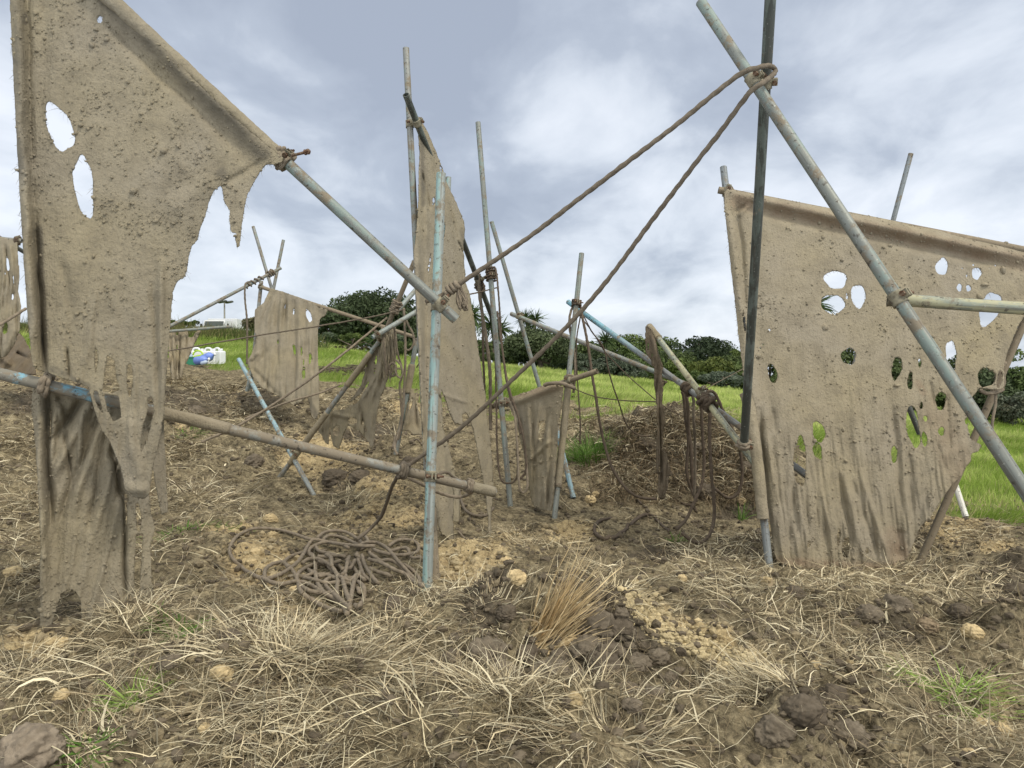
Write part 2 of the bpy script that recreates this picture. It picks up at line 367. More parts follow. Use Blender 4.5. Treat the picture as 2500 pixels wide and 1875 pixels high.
# where the turf begins, by the distance of its near edge along each bearing
bear = GX/np.maximum(GY, .5)
edge = np.interp(bear, [-1.2, -.69, -.5, -.35, -.2, 0, .1, .2, .3, .36, .45, .52, .60, .69, 1.2], [17, 18, 17.5, 14.2, 12.0, 10.9, 10.4, 10.0, 9.4, 9.0, 8.6, 8.0, 7.2, 6.7, 6])
grassm = 1/(1+np.exp(-(GY-edge+fbm(GX*1.2, GY*1.2, 3)*2.2+fbm(GX*6, GY*6, 5)*.9)/.3))
clay = blobs(CLAY)+fbm(GX*2, GY*2, 9)*.35; wet = blobs(WET)+fbm(GX*1.3, GY*1.3, 5)*.3
near = np.clip(1.5-GY/30, 0, 1)
soilm = (1-grassm)
H = HB.copy()
def mound(px, py, d, sx, sy, h, rot=0):
    global H
    c = P(px, py, d); dx = GX-c[0]; dy = GY-c[1]
    a = dx*math.cos(rot)+dy*math.sin(rot); b = -dx*math.sin(rot)+dy*math.cos(rot)
    H = H+h*np.exp(-(a/sx)**2-(b/sy)**2)*(1+.5*fbm(GX*6, GY*6, 2))
for a in ((1390,1530,2.80,.36,.20,.19),(1180,1580,2.7,.22,.15,.12),(700,1650,2.45,.42,.18,.13),(310,1500,2.95,.22,.14,.11),(1060,1500,3.0,.25,.12,.07),(2100,1480,3.35,.5,.14,.08),(1720,1440,3.6,.3,.12,.05),(1040,1790,2.0,.3,.12,.07),(1500,1800,2.0,.3,.12,.06),(120,1660,2.35,.3,.15,.07),(960,1470,3.3,.2,.12,.05),(2490,1460,3.1,.16,.2,.15),
          (1990,1740,2.1,.12,.18,.09),(90,1830,1.95,.25,.15,.06),(2190,1500,3.2,.2,.12,.06),(1560,1010,8.5,.6,.4,.20),(1720,1015,8.4,.6,.35,.17),(1620,1100,8.0,.5,.3,.10),(1810,1235,6.9,.35,.18,-.16),
          (1870,1740,2.2,.1,.1,.05),(2350,1240,6.4,.4,.25,.06),(820,1175,6.6,.35,.2,.07),(600,1100,8,.5,.3,.12),(350,1150,7,.4,.3,.10),(1000,1080,8.5,.6,.3,.12),(700,960,10.5,.8,.4,.14),(900,1130,7.6,.4,.2,.10),(1150,1100,8,.4,.2,.08),(450,1020,9,.9,.5,.12),(2080,1790,1.98,.07,.1,-.08),(1290,1640,2.45,.08,.07,-.05),(1190,1600,2.6,.06,.08,-.05)):
    mound(*a)
rough = soilm*near*(1-.75*np.exp(-((gpx-800)/260)**2-((gpy-1385)/100)**2))
H = H+rough*(.11*fbm(GX*1.1, GY*1.1, 1, 3)+.075*fbm(GX*4, GY*4, 4, 4))
H = H+rough*(.42*lumps(GX, GY, .26, 3, .5)+.42*lumps(GX+.3, GY, .11, 6, .6)+.5*lumps(GX, GY+.2, .045, 8, .65)+.6*lumps(GX+.1, GY+.5, .022, 18, .6))*(.55+.45*np.clip(wet+clay, 0, 1))
H = H+rough*(.016*fbm(GX*22, GY*22, 12, 3))
H = H+(1-soilm)*(.10*fbm(GX*.35, GY*.35, 14, 2)*np.clip(GY/40, .2, 1)+.03*fbm(GX*2, GY*2, 15, 2))*np.clip(2-GY/40, 0, 1)
H = H-rough*float(np.mean((H-HB)[(rough > .5) & (GY > 2) & (GY < 7)]))*.9
for (px_, py_, d_, s_) in ((1042,1450,3.48,.22),(1063,1412,3.95,.15),(1246,1232,6.5,.25),(1353,1268,6.4,.25),(1879,1378,4.62,.25),(2234,1392,4.95,.25),(767,1208,7.35,.2),(680,1168,7.7,.2),(1950,1388,4.65,.25),(2060,1388,4.65,.25),(2150,1390,4.65,.25),(130,1525,3.0,.14),(230,1512,3.05,.16),(340,1470,3.15,.14),(1320,1248,6.5,.2)):
    c_ = P(px_, py_, d_); w_ = .85*np.exp(-((GX-c_[0])**2+(GY-c_[1])**2)/s_**2); tz = c_[2]; H = H*(1-w_)+(tz+.25*(H-HB))*w_
nr, nc = H.shape
idx = np.arange(nr*nc).reshape(nr, nc)
quads = np.stack([idx[:-1, :-1], idx[:-1, 1:], idx[1:, 1:], idx[1:, :-1]], -1).reshape(-1, 4)
gme = mesh_np('ground', np.stack([GX, GY, H], -1), quads, attrs={'grass': grassm, 'clay': np.clip(clay, 0, 1.2), 'wet': np.clip(wet, 0, 1.2)})
tag(link('ground', gme, SOIL), 'churned brown soil rising to a green hillside', kind='structure')
def grid(A, x, y):
    x = np.asarray(x, float); y = np.asarray(y, float)
    a = x/(y+1.25); r = np.interp(y, rowsY, np.arange(nr)); c = np.interp(a, colsA, np.arange(nc))
    r0 = np.clip(r.astype(int), 0, nr-2); c0 = np.clip(c.astype(int), 0, nc-2); fr = r-r0; fc = c-c0
    return (A[r0, c0]*(1-fc)+A[r0, c0+1]*fc)*(1-fr)+(A[r0+1, c0]*(1-fc)+A[r0+1, c0+1]*fc)*fr
def gz(x, y): return grid(H, x, y)
_D = np.geomspace(1.2, 60, 1500)
def G(px, py, lift=0.0, smooth=False):
    """where the line of sight of a pixel meets the ground, lifted by some metres"""
    p = P(np.full(len(_D), px), np.full(len(_D), py), _D); g = grid(HB if smooth else H, p[:, 0], p[:, 1])
    k = np.nonzero(p[:, 2] < g+lift)[0]; d = _D[k[0]] if len(k) else 50.
    return P(px, py, d)
def gd(px, py, lift=0.): return float(proj(G(px, py, lift)[None])[2][0])

# ------------------------------------------------------------------ trees and far things
def tube_np(pts, rad, sides=8, cap=True, twist=0., tw_amp=0.):
    """sweep along a polyline; optional rope lay"""
    pts = np.asarray(pts, float); n = len(pts); rad = np.broadcast_to(rad, (n,)).astype(float)
    T = np.gradient(pts, axis=0); T /= np.linalg.norm(T, axis=1)[:, None]+1e-12
    a = np.array([0, 0, 1.]) if abs(T[0, 2]) < .9 else np.array([1., 0, 0])
    u = np.cross(T[0], a); u /= np.linalg.norm(u); U = np.zeros_like(pts)
    for i in range(n):
        u = u-T[i]*np.dot(u, T[i]); u /= np.linalg.norm(u)+1e-12; U[i] = u
    W = np.cross(T, U); th = np.linspace(0, 2*math.pi, sides, endpoint=False)
    s = np.concatenate([[0], np.cumsum(np.linalg.norm(np.diff(pts, axis=0), axis=1))])
    r = rad[:, None]*(1+tw_amp*np.cos(3*th[None]-twist*s[:, None]))
    v = pts[:, None]+r[..., None]*(np.cos(th)[None, :, None]*U[:, None]+np.sin(th)[None, :, None]*W[:, None])
    i = np.arange(n-1)[:, None]*sides; j = np.arange(sides)[None]; j2 = (j+1) % sides
    q = np.stack([i+j, i+j2, i+sides+j2, i+sides+j], -1).reshape(-1, 4); v = v.reshape(-1, 3); tr = np.zeros((0, 3), int)
    if cap:
        k = len(v); v = np.concatenate([v, pts[:1], pts[-1:]]); j = np.arange(sides); j2 = (j+1) % sides
        tr = np.concatenate([np.stack([np.full(sides, k), j2, j], -1), np.stack([np.full(sides, k+1), (n-1)*sides+j, (n-1)*sides+j2], -1)])
    return v, q, tr
class MB:
    def __init__(s): s.v = []; s.q = []; s.t = []; s.n = 0
    def add(s, v, q=None, t=None):
        v = np.asarray(v, float).reshape(-1, 3)
        if q is not None and len(q): s.q.append(np.asarray(q)+s.n)
        if t is not None and len(t): s.t.append(np.asarray(t)+s.n)
        s.v.append(v); s.n += len(v); return s
    def tube(s, pts, rad, sides=8, **k): return s.add(*tube_np(pts, rad, sides, **k))
    def box(s, c, ax, ay, az):
        c = np.asarray(c, float); A = [np.asarray(a, float) for a in (ax, ay, az)]
        v = [c+A[0]*i+A[1]*j+A[2]*k for i in (-1, 1) for j in (-1, 1) for k in (-1, 1)]
        return s.add(v, [(0, 1, 3, 2), (4, 6, 7, 5), (0, 4, 5, 1), (2, 3, 7, 6), (0, 2, 6, 4), (1, 5, 7, 3)])
    def build(s, name, mat_, parent=None, loc=None, smooth=True, bevel=0, attrs=None):
        v = np.concatenate(s.v); q = np.concatenate(s.q) if s.q else None; t = np.concatenate(s.t) if s.t else None
        if loc is None: loc = parent.location if parent else v.mean(0)
        loc = np.array(loc, float)
        me = mesh_np(name, v-loc, q, t, smooth=smooth, attrs=attrs)
        o = link(name, me, mat_, parent, None if parent else loc.tolist())
        if bevel:
            b = o.modifiers.new('bevel', 'BEVEL'); b.width = bevel; b.segments = 2; b.limit_method = 'ANGLE'
        return o
def rot_leaf(n, outward, size, spread=.8):
    nrm = outward+RNG.normal(0, spread, (n, 3)); nrm[:, 2] += .35; nrm /= np.linalg.norm(nrm, axis=1)[:, None]
    a = np.cross(nrm, RNG.normal(0, 1, (n, 3))); a /= np.linalg.norm(a, axis=1)[:, None]; b = np.cross(nrm, a)
    L = size*RNG.uniform(.6, 1.3, (n, 1)); W = L*RNG.uniform(.35, .6, (n, 1))
    return np.stack([-a*L, -b*W+nrm*L*.12, a*L, b*W+nrm*L*.12], 1)
def tree(px, ptop, pbase, wpx, d, n, size, cA, cB, label, name='broadleaf_tree', nl=22, group='trees beyond the field', flat=1.0, cat='tree', open_=0.0):
    top = P(px, ptop, d); bx, by = top[0], top[1]; gzv = float(gz(bx, by)); base = np.array([bx, by, gzv])
    bot = P(px, pbase, d)[2]; bot = max(bot, gzv+.05) if pbase < 9999 else gzv+.1
    Hc = (top[2]-bot); rx = wpx/F*d/2; c = np.array([bx, by, bot+Hc*.5]); rz = Hc*.5
    root = empty(name, base.tolist()); tag(root, label, cat, group)
    # lobes
    nl = int(nl*1.5); n = int(n*1.25); rx *= 1.12
    u = RNG.normal(0, 1, (nl, 3)); u /= np.linalg.norm(u, axis=1)[:, None]; u[:, 2] -= .12; rr = RNG.uniform(.35, .90, (nl, 1))**.6
    lc = c+u*rr*np.array([rx*.82, rx*.75, rz*.82]); lr = RNG.uniform(.20, .36, nl)*min(rx*1.1, rz*1.9)
    lr = np.minimum(lr, (c[2]+rz*1.04-lc[:, 2])); lr = np.maximum(lr, .16*min(rx, rz*1.4))
    k = RNG.choice(nl, n, p=lr**2/np.sum(lr**2)); dv = RNG.normal(0, 1, (n, 3)); dv /= np.linalg.norm(dv, axis=1)[:, None]
    dv[:, 2] = np.abs(dv[:, 2])*np.where(RNG.uniform(0, 1, n) < .72, 1, -1)
    rad = lr[k][:, None]*(.62+.42*RNG.uniform(0, 1, (n, 1))**.6)*(1+.22*vnoise(dv[:, :1]*3+k[:, None], dv[:, 1:2]*3+dv[:, 2:]*2, 5))
    pos = lc[k]+dv*rad*np.array([1, 1, .8*flat]); keep = pos[:, 2] > gzv-.1
    pos = pos[keep]; dv = dv[keep]; k = k[keep]; n = len(pos)
    q = rot_leaf(n, dv, size)+pos[:, None]
    tone = RNG.uniform(0, 1, nl)[k]*.6+RNG.uniform(0, 1, n)*.5
    col = (np.array(cA)[None]*(1-tone[:, None])+np.array(cB)[None]*tone[:, None])
    col = np.repeat(col[:, None], 4, 1).reshape(-1, 3)
    me = mesh_np('crown', q.reshape(-1, 3)-base, np.arange(4*n).reshape(-1, 4), col=col, smooth=False)
    link('crown', me, LEAF, root)
    m = MB(); tr = min(max(.05, rx*.07), .035 if 'scrub' in name or 'bush' in name else .16)
    fork = base+np.array([0, 0, max(.2, (c[2]-gzv)*.45)])
    m.tube(np.array([base-[0, 0, .3], base*.5+fork*.5+[.02, 0, 0], fork]), [tr*1.3, tr, tr*.85], 8)
    for i in range(min(nl, 10)):
        mid = (fork+lc[i])/2+RNG.normal(0, rx*.06, 3); m.tube(np.array([fork, mid, lc[i]]), [tr*.6, tr*.4, tr*.15], 6)
    m.build('trunk', BARK, root)
    return root
D1, D2 = (.024, .037, .016), (.085, .115, .052)      # dark glossy evergreen
M1, M2 = (.048, .078, .024), (.135, .180, .060)      # mid green
Y1, Y2 = (.055, .085, .018), (.13, .17, .045)        # yellow green
G1, G2 = (.050, .070, .045), (.15, .18, .13)         # grey green
B1, B2 = (.07, .062, .035), (.17, .15, .09)          # dry brown scrub
tree(915, 702, 9999, 260, 40, 15000, .105, D1, D2, 'big dark evergreen tree left of the tall centre canvas', nl=40)
tree(820, 745, 9999, 110, 39, 4500, .10, D1, D2, 'lower dark evergreen at the left end of the left tree clump', nl=18)
tree(1060, 720, 9999, 220, 42, 6000, .105, D1, D2, 'dark evergreen half hidden behind the tall centre canvas', nl=26)
tree(1185, 828, 9999, 90, 36, 2500, .09, D1, M2, 'dark bush under the cabbage trees beside the centre canvas', nl=12)
tree(1318, 797, 9999, 190, 32, 12000, .07, D1, (.120, .150, .072), 'round dark shrub with glossy leaves right of the cabbage trees', 'round_shrub', nl=34, cat='shrub')
tree(1262, 800, 9999, 70, 38, 2500, .09, M1, Y2, 'light green tree between the cabbage tree and the round shrub', nl=12)
tree(1395, 845, 9999, 100, 36, 3500, .08, G1, (.09, .12, .06), 'grey green bush behind the grey sloping pole', nl=14)
tree(1440, 825, 9999, 120, 46, 3500, .11, D1, M2, 'dark tree behind the blue pole', nl=14)
tree(1500, 868, 9999, 170, 34, 6500, .08, D1, G2, 'dark shrub with pale leaf flecks under the crossing poles', 'round_shrub', nl=22, cat='shrub')
tree(1530, 812, 9999, 170, 52, 5000, .13, M1, M2, 'broad mid green tree left of the mud topped pole', nl=20)
tree(1605, 806, 9999, 150, 54, 5000, .13, M1, M2, 'mid green tree just right of the mud topped pole', nl=20)
tree(1715, 806, 9999, 190, 50, 7000, .12, (.022, .036, .018), (.062, .085, .042), 'flat crowned blue green tree at the right of the skyline', nl=28, flat=.6)
tree(1660, 872, 9999, 150, 40, 5000, .09, M1, Y2, 'bushy mid green tree in front of the flat crowned one', nl=18)
tree(1745, 868, 9999, 120, 38, 4500, .085, M1, (.14, .16, .04), 'yellow green leafed tree left of the big right canvas', nl=18)
tree(1590, 900, 9999, 100, 36, 2600, .08, M1, M2, 'low green bush at the field edge behind the pole crossing', 'low_bush', nl=12, cat='shrub')
tree(1765, 906, 9999, 130, 32, 4500, .06, G1, G2, 'grey green shrub at the field edge by the right canvas', 'round_shrub', nl=20, cat='shrub')
tree(1800, 838, 9999, 80, 45, 2500, .10, M1, Y2, 'light green tree touching the edge of the big right canvas', nl=12)
tree(1880, 830, 9999, 130, 44, 3500, .11, M1, M2, 'green tree hidden behind the left of the big right canvas', nl=14)
tree(1985, 770, 9999, 170, 36, 6000, .10, D1, M2, 'tall dark tree seen through the eye holes of the right canvas', nl=22, open_=.3)
tree(2085, 762, 9999, 130, 40, 2600, .10, D1, M2, 'thin crowned tree seen through the upright oval hole', nl=16)
tree(2180, 850, 9999, 200, 34, 6000, .10, D1, M2, 'dark green tree behind the middle of the right canvas', nl=22)
tree(2310, 840, 9999, 150, 34, 2600, .09, D1, M2, 'thin crowned tree behind the right of the right canvas', nl=16)
tree(2425, 752, 9999, 120, 38, 3200, .10, D1, M2, 'tall tree behind the top right hole of the canvas', nl=18)
tree(2405, 895, 9999, 200, 28, 8000, .09, D1, D2, 'dark tree mass left of the leaning post at right', nl=24)
tree(2510, 868, 9999, 170, 28, 8000, .085, M1, M2, 'dark green tree at the right edge of the photo', nl=26)
tree(2470, 945, 9999, 110, 26, 2500, .06, B1, G2, 'twiggy grey shrub at the right edge of the field', 'round_shrub', nl=12, cat='shrub')
tree(790, 812, 9999, 90, 32, 3500, .06, Y1, G2, 'pale green bush at the left foot of the dark trees', 'low_bush', nl=14, cat='shrub')
tree(865, 812, 9999, 90, 33, 3500, .06, M1, Y2, 'green bush in front of the big dark tree', 'low_bush', nl=14, cat='shrub')
tree(950, 812, 9999, 100, 32, 3500, .06, M1, G2, 'narrow leafed bush left of the centre canvas', 'low_bush', nl=14, cat='shrub')
tree(860, 848, 9999, 300, 30, 6500, .05, B1, B2, 'long low strip of dry brown scrub before the dark trees', 'dry_scrub', nl=30, cat='scrub', group='dry scrub')
tree(650, 762, 9999, 120, 27, 3800, .05, B1, (.15, .14, .07), 'thin brown scrub on the bank right of the truck', 'dry_scrub', nl=20, cat='scrub', group='dry scrub')
tree(450, 780, 9999, 90, 30, 1500, .05, M1, Y2, 'small leafy weed bush left of the truck', 'low_bush', nl=12, cat='shrub')
tree(1150, 860, 9999, 60, 34, 1800, .07, D1, M2, 'dark bush right of the centre canvas strip', 'low_bush', nl=10, cat='shrub')
for (x_, t_, w_, d_, ca, cb, lab) in ((1395,838,110,48,D1,M2,'dark tree far behind the left of the tree line'),(1470,850,120,42,D1,D2,'dark filler tree between the blue pole and the round shrub'),
  (1555,852,140,42,M1,M2,'green tree low behind the mud topped pole'),(1640,848,120,44,D1,M2,'dark tree under the flat crowned one on its left'),(1790,862,110,42,D1,M2,'dark tree under the flat crowned one on its right'),
  (1340,842,90,44,M1,M2,'green tree behind the round dark shrub'),(1240,838,80,40,D1,D2,'dark tree behind the cabbage trees'),(1425,880,90,33,D1,G2,'low dark bush right of the round shrub'),(1690,905,110,33,M1,M2,'low green bush below the flat crowned tree'),
  (1820,880,120,40,M1,M2,'green tree at the left rim of the big right canvas'),(1550,905,90,33,M1,G2,'low bush in the gap under the crossing poles'),(2090,900,140,30,D1,M2,'dark bush behind the single round hole'),(1950,880,140,32,D1,M2,'dark bush behind the lower left holes'),(2240,930,160,28,D1,M2,'dark bush behind the tall oval hole'),
  (2330,905,120,29,D1,M2,'dark bush behind the ragged hole at right'),(735,800,80,33,M1,Y2,'green bush between the scrub and the dark trees'),(985,835,90,30,D1,M2,'dark bush low behind the rope bundle'),(1090,845,110,30,M1,M2,'green bush low behind the centre canvas'),(1180,862,80,30,D1,M2,'dark bush at the cabbage tree foot')):
    tree(x_, t_, 9999, w_, d_, 3200, .085, ca, cb, lab, nl=14)
def cabbage(px, pt, d, heads, label, rh=.75):
    base = P(px, pt, d); g = float(gz(base[0], base[1])); loc = np.array([base[0], base[1], g])
    root = empty('cabbage_tree', loc.tolist()); tag(root, label, 'cabbage tree', 'cabbage trees')
    m = MB(); fork = P(px, pt+75, d); m.tube(np.array([loc-[0, 0, .3], (loc+fork)/2+[.05, 0, 0], fork]), [.17, .13, .11], 8)
    for (hx, hy, sc) in heads:
        c = P(hx, hy, d); m.tube(np.array([fork, (fork+c)/2+[.03, 0, -.05], c]), [.10, .08, .07], 6)
        n = 130; dv = RNG.normal(0, 1, (n, 3)); dv /= np.linalg.norm(dv, axis=1)[:, None]; dv[:, 2] = dv[:, 2]*.9+.15
        L = rh*sc*RNG.uniform(.7, 1.15, n); t = np.linspace(0, 1, 4)
        p = c+dv[:, None]*L[:, None, None]*t[None, :, None]; p[..., 2] -= (t**2)[None]*L[:, None]*RNG.uniform(.0, .55, (n, 1))
        s = np.cross(dv, RNG.normal(0, 1, (n, 3))); s /= np.linalg.norm(s, axis=1)[:, None]
        w = np.array([.6, 1, .8, .08])*.022*sc
        v = np.stack([p-s[:, None]*w[None, :, None], p+s[:, None]*w[None, :, None]], 2).reshape(-1, 3)
        b = (np.arange(n)*8)[:, None]; k = (np.arange(3)*2)[None]; q = np.stack([b+k, b+k+1, b+k+3, b+k+2], -1).reshape(-1, 4)
        cl = np.array([.055, .085, .028])*RNG.uniform(.5, 1.8, (n, 1)); cl = np.repeat(cl, 8, 0)
        link('leaf_head', mesh_np('leaf_head', v-loc, q, col=cl), LEAF, root)
    m.build('trunk', BARK, root)
cabbage(1152, 745, 32, [(1152, 768, 1.15)], 'cabbage tree head showing just right of the tall centre canvas')
cabbage(1208, 775, 34, [(1198, 792, 1.2), (1222, 804, 1.0)], 'bushy headed cabbage tree behind the tall grey pole')
cabbage(1295, 765, 38, [(1283, 776, .95), (1308, 780, .95), (1290, 800, .7)], 'cabbage tree with two heads above the round shrub')
cabbage(1485, 820, 36, [(1478, 832, 1.0)], 'small cabbage tree head under the blue pole')
cabbage(1990, 735, 24, [(1985, 745, 1.1)], 'cabbage tree seen through the lower eye hole of the right canvas')
cabbage(915, 810, 30, [(915, 830, .85)], 'low cabbage tree in front of the big dark tree')

# truck on the hill, light mast
WHITE = plain('white_vehicle_paint', (.62, .63, .63), .4, .5, .08, 2)
GLASS = plain('dark_windscreen', (.03, .045, .04), .15, .6, .2, 2)
TYRE = plain('tyre_rubber', (.03, .03, .03), .9, .1, .2, 5)
def truck():
    d = 60; c = P(530, 812, d); g = float(gz(c[0], c[1])); top = P(530, 775, d)[2]; loc = np.array([c[0], c[1], g]); zb = top-2.35
    r = empty('box_truck', loc.tolist()); tag(r, 'white box truck parked on top of the hill behind the bank', 'truck')
    X, Y, Z = np.array([1, 0, 0]), np.array([0, 1, 0]), np.array([0, 0, 1]); o = np.array([c[0], c[1], 0])
    MB().box(o+Y*3.2+Z*(zb+1.25), X*1.22, Y*2.1, Z*1.08).build('cargo_box', WHITE, r, smooth=False, bevel=.04)
    m = MB(); w = .92   # cab with raked windscreen
    prof = [(.9, .2), (-.75, .2), (-.85, 1.2), (-.45, 2.16), (.9, 2.2)]
    v = [o+X*s*w*(.9 if z > 1.2 else 1)+Y*y+Z*(zb+z-.05) for s in (-1, 1) for (y, z) in prof]
    m.add(v, [(0, 1, 6, 5), (1, 2, 7, 6), (2, 3, 8, 7), (3, 4, 9, 8), (4, 0, 5, 9)], [(0, 2, 1), (0, 3, 2), (0, 4, 3), (5, 6, 7), (5, 7, 8), (5, 8, 9)])
    m.build('cab', WHITE, r, smooth=False, bevel=.04)
    m = MB(); v = [o+X*s*w*k+Y*(y-.012)+Z*(zb+z-.05) for (y, z, k) in ((-.81, 1.34, .88), (-.49, 2.06, .80)) for s in (-1, 1)]
    v += [np.array(p)+Y*.02 for p in v]
    m.add(v, [(0, 1, 3, 2), (4, 6, 7, 5), (0, 4, 5, 1), (2, 3, 7, 6), (0, 2, 6, 4), (1, 5, 7, 3)]); m.build('windscreen', GLASS, r, smooth=False)
    for s in (-1, 1):
        m = MB(); m.box(o+X*s*.72+Y*-.87+Z*(zb+.55), X*.13, Y*.03, Z*.08); m.build('headlight', SILV, r, smooth=False)
        MB().box(o+X*s*1.08+Y*-.5+Z*(zb+1.65), X*.06, Y*.03, Z*.16).build('mirror', TYRE, r, smooth=False)
        for yy in (0, 3.9):
            a = o+X*s*.95+Y*yy+Z*(g+.38); MB().tube(np.array([a-X*.12, a+X*.12]), .38, 18).build('wheel', TYRE, r, smooth=False)
truck()
def mast():
    d = 95; c = P(548, 800, d); g = float(gz(c[0], c[1])); t = P(548, 738, d); loc = np.array([c[0], c[1], g])
    r = empty('light_mast', loc.tolist()); tag(r, 'tall floodlight mast rising behind the truck', 'light mast')
    MB().tube(np.array([loc, t]), [.16, .09], 10).build('mast_pole', GREY, r)
    for a in range(5):
        th = a*1.256; p = t+np.array([math.cos(th)*.75, math.sin(th)*.75, .05]); m = MB(); m.tube(np.array([t, p]), .04, 6)
        m.box(p, (.3, 0, .05), (0, .3, 0), (0, 0, .1)); m.build('floodlight', DARK, r)
mast()
# ------------------------------------------------------------------ scaffold tubes
POLES = {}
def pole(key, a, b, m, label, name='scaffold_tube', r=.02415, group='scaffold tubes'):
    A = P(*a); B = P(*b)
    if A[2] > B[2]: A, B = B, A
    L = float(np.linalg.norm(B-A)); n = 28; th = np.linspace(0, 2*math.pi, n, endpoint=False); ri = r*.84
    c, s = np.cos(th), np.sin(th); rings = []
    nl = 6
    nl = 14; ba = RNG.uniform(0, 6.28); bm_ = RNG.uniform(.0004, .0015)*L
    for i in range(nl): z = L*i/(nl-1); k_ = bm_*math.sin(math.pi*i/(nl-1)); rings.append(np.stack([c*r+k_*math.cos(ba), s*r+k_*math.sin(ba), np.full(n, z)], 1))
    mb = MB(); j = np.arange(n); j2 = (j+1) % n
    q = np.concatenate([np.stack([i*n+j, i*n+j2, (i+1)*n+j2, (i+1)*n+j], -1) for i in range(nl-1)]); mb.add(np.concatenate(rings), q)
    for z, sg in ((0, 1), (L, -1)):
        o_ = np.stack([c*r, s*r, np.full(n, z)], 1); i_ = np.stack([c*ri, s*ri, np.full(n, z)], 1); k_ = np.stack([c*ri, s*ri, np.full(n, z+sg*min(.35, L*.45))], 1)
        mb.add(np.concatenate([o_, i_]), np.stack([j, n+j, n+j2, j2][::sg], -1)); mb.add(np.concatenate([i_, k_]), np.stack([j, n+j, n+j2, j2][::sg], -1))
    me = mesh_np(name, np.concatenate(mb.v), np.concatenate(mb.q))
    o = link(name, me, m, loc=A.tolist()); o.rotation_mode = 'QUATERNION'; o.rotation_quaternion = Vector((B-A).tolist()).to_track_quat('Z', 'Y')
    tag(o, label, 'scaffold tube', group); POLES[key] = (A, B); return o
pole('p1', (1077,424,3.78), (1042,1462,3.47), TEAL, 'bright teal upright tube standing in the middle foreground')
pole('p2', (1054,1240,4.02), (1063,1424,3.93), MUDP, 'short muddy stub standing just right of the teal upright foot')
pole('p2b', (1095,433,6.4), (1085,700,6.3), TEAL, 'teal tube tip peeking over the edge of the centre canvas')
pole('p3', (60,-197,2.88), (1113,780,3.40), GREEN, 'thick grey tube slanting down from the knotted corner of the left canvas')
o4 = pole('p4', (-70,896,2.86), (1208,1202,3.95), GREY, 'long low rail, chipped blue at its left end, crossing behind the teal upright')
pole('p5', (991,118,5.55), (1050,1300,5.25), GREY, 'tall grey upright at the left edge of the narrow centre canvas')
pole('p6', (991,231,5.25), (1212,802,7.4), DARK, 'dark tube with open end pointing out at the top of the centre canvas')
pole('p7', (1167,299,6.9), (1246,1236,6.48), GREEN, 'tall green grey tube right of the centre canvas')
pole('p8', (1200,541,8.4), (1345,1040,8.5), GREEN, 'leaning grey tube just right of the tall green grey one')
pole('p9', (1248,766,8.4), (1747,967,6.75), GREY, 'grey tube sloping down to the right in front of the round shrub')
o10 = pole('p10', (1387,737,7.2), (2010,1190,4.9), GREY, 'bright blue ended tube sloping down to the right behind the canvas')
pole('p12', (1585,797,6.3), (1842,1130,5.05), YELL, 'yellow green patched tube slanting steeply with a mud capped top')
pole('p13', (1420,619,6.95), (1353,1272,6.35), GREEN, 'pale upright tube at the right edge of the small centre canvas')
pole('p14', (1202,992,6.95), (1458,906,6.42), MUDP, 'mud coated short rail carrying the small centre canvas')
pole('p15', (1350,1010,7.4), (1400,1216,6.85), BLUE, 'bright blue stub leg right of the small centre canvas')
pole('ba', (618,553,11.2), (722,900,11), GREY, 'thin grey tube leaning left above the back left canvas')
pole('bb', (692,586,11.4), (642,830,11.2), GREY, 'thin grey tube leaning right above the back left canvas')
pole('bc', (686,654,11.0), (345,833,10), GREY, 'long dark rail rising to the right across the sky at left')
pole('bd', (638,686,9.75), (612,948,9.6), GREY, 'short grey post at the left edge of the back left canvas')
pole('be', (632,699,9.7), (1010,822,9.4), MUDP, 'muddy top rail of the back left canvas running to the right')
obf = pole('bf', (583,877,8.6), (768,1212,7.35), GREY, 'pale blue tube leaning down to the right beside the back left canvas')
pole('bg', (618,892,9.5), (603,955,9.55), TEAL, 'short dark teal stub behind the leaning pale blue tube')
pole('bh', (679,1170,7.7), (932,826,7.35), GREY, 'muddy tube rising to the right through the torn small canvas')
pole('bi', (940,812,7.45), (1012,638,7.2), MUDP, 'steep muddy tube disappearing behind the left edge of the centre canvas')
pole('bj', (910,824,6.9), (1100,712,7.3), TEAL, 'turquoise tube rising to the right below the rope knot left of the centre canvas')
pole('bk', (965,764,7.5), (1075,640,7.9), TEAL, 'second turquoise tube rising behind the first one')
pole('bl', (1018,826,7.7), (966,1110,7.55), GREEN, 'dull green post left of the centre canvas foot')
pole('bm', (567,797,12.6), (400,810,12.2), GREEN, 'small green rail holding the canvas left of the bottles')
pole('l1', (-70,540,8.7), (60,616,8.6), DARK, 'dark tube end crossing the sky at the left edge')
pole('l2', (-60,577,8.4), (54,588,8.45), GREY, 'short rail carrying the far left canvas')
pole('r1', (1711,5,3.40), (2545,1262,2.52), GREEN, 'thick grey green tube running diagonally down to the right corner')
pole('r2', (1883,-40,3.12), (1816,1094,4.35), DARK, 'dark nearly upright tube crossing the thick diagonal one')
pole('r3', (2170,730,2.92), (2560,757,2.72), YELL, 'mottled yellow green rail clamped to the thick diagonal tube')
pole('r4', (1766,408,5.25), (1879,1392,4.62), SILV, 'post at the left edge of the big right canvas with a clean silver foot')
pole('r5', (1754,464,5.15), (2580,626,4.95), MUDP, 'top rail rolled into the hem of the big right canvas')
pole('r6', (2224,375,7.4), (2018,1150,7.7), SILV, 'thin silver tube poking up behind the big right canvas')
pole('r7', (2234,1400,4.95), (2520,742,5.0), MUDP, 'leaning muddy post at the right edge of the big right canvas')
pole('r8', (2308,1110,6.6), (2358,1262,6.3), WHIT, 'short white painted post behind the right canvas foot')
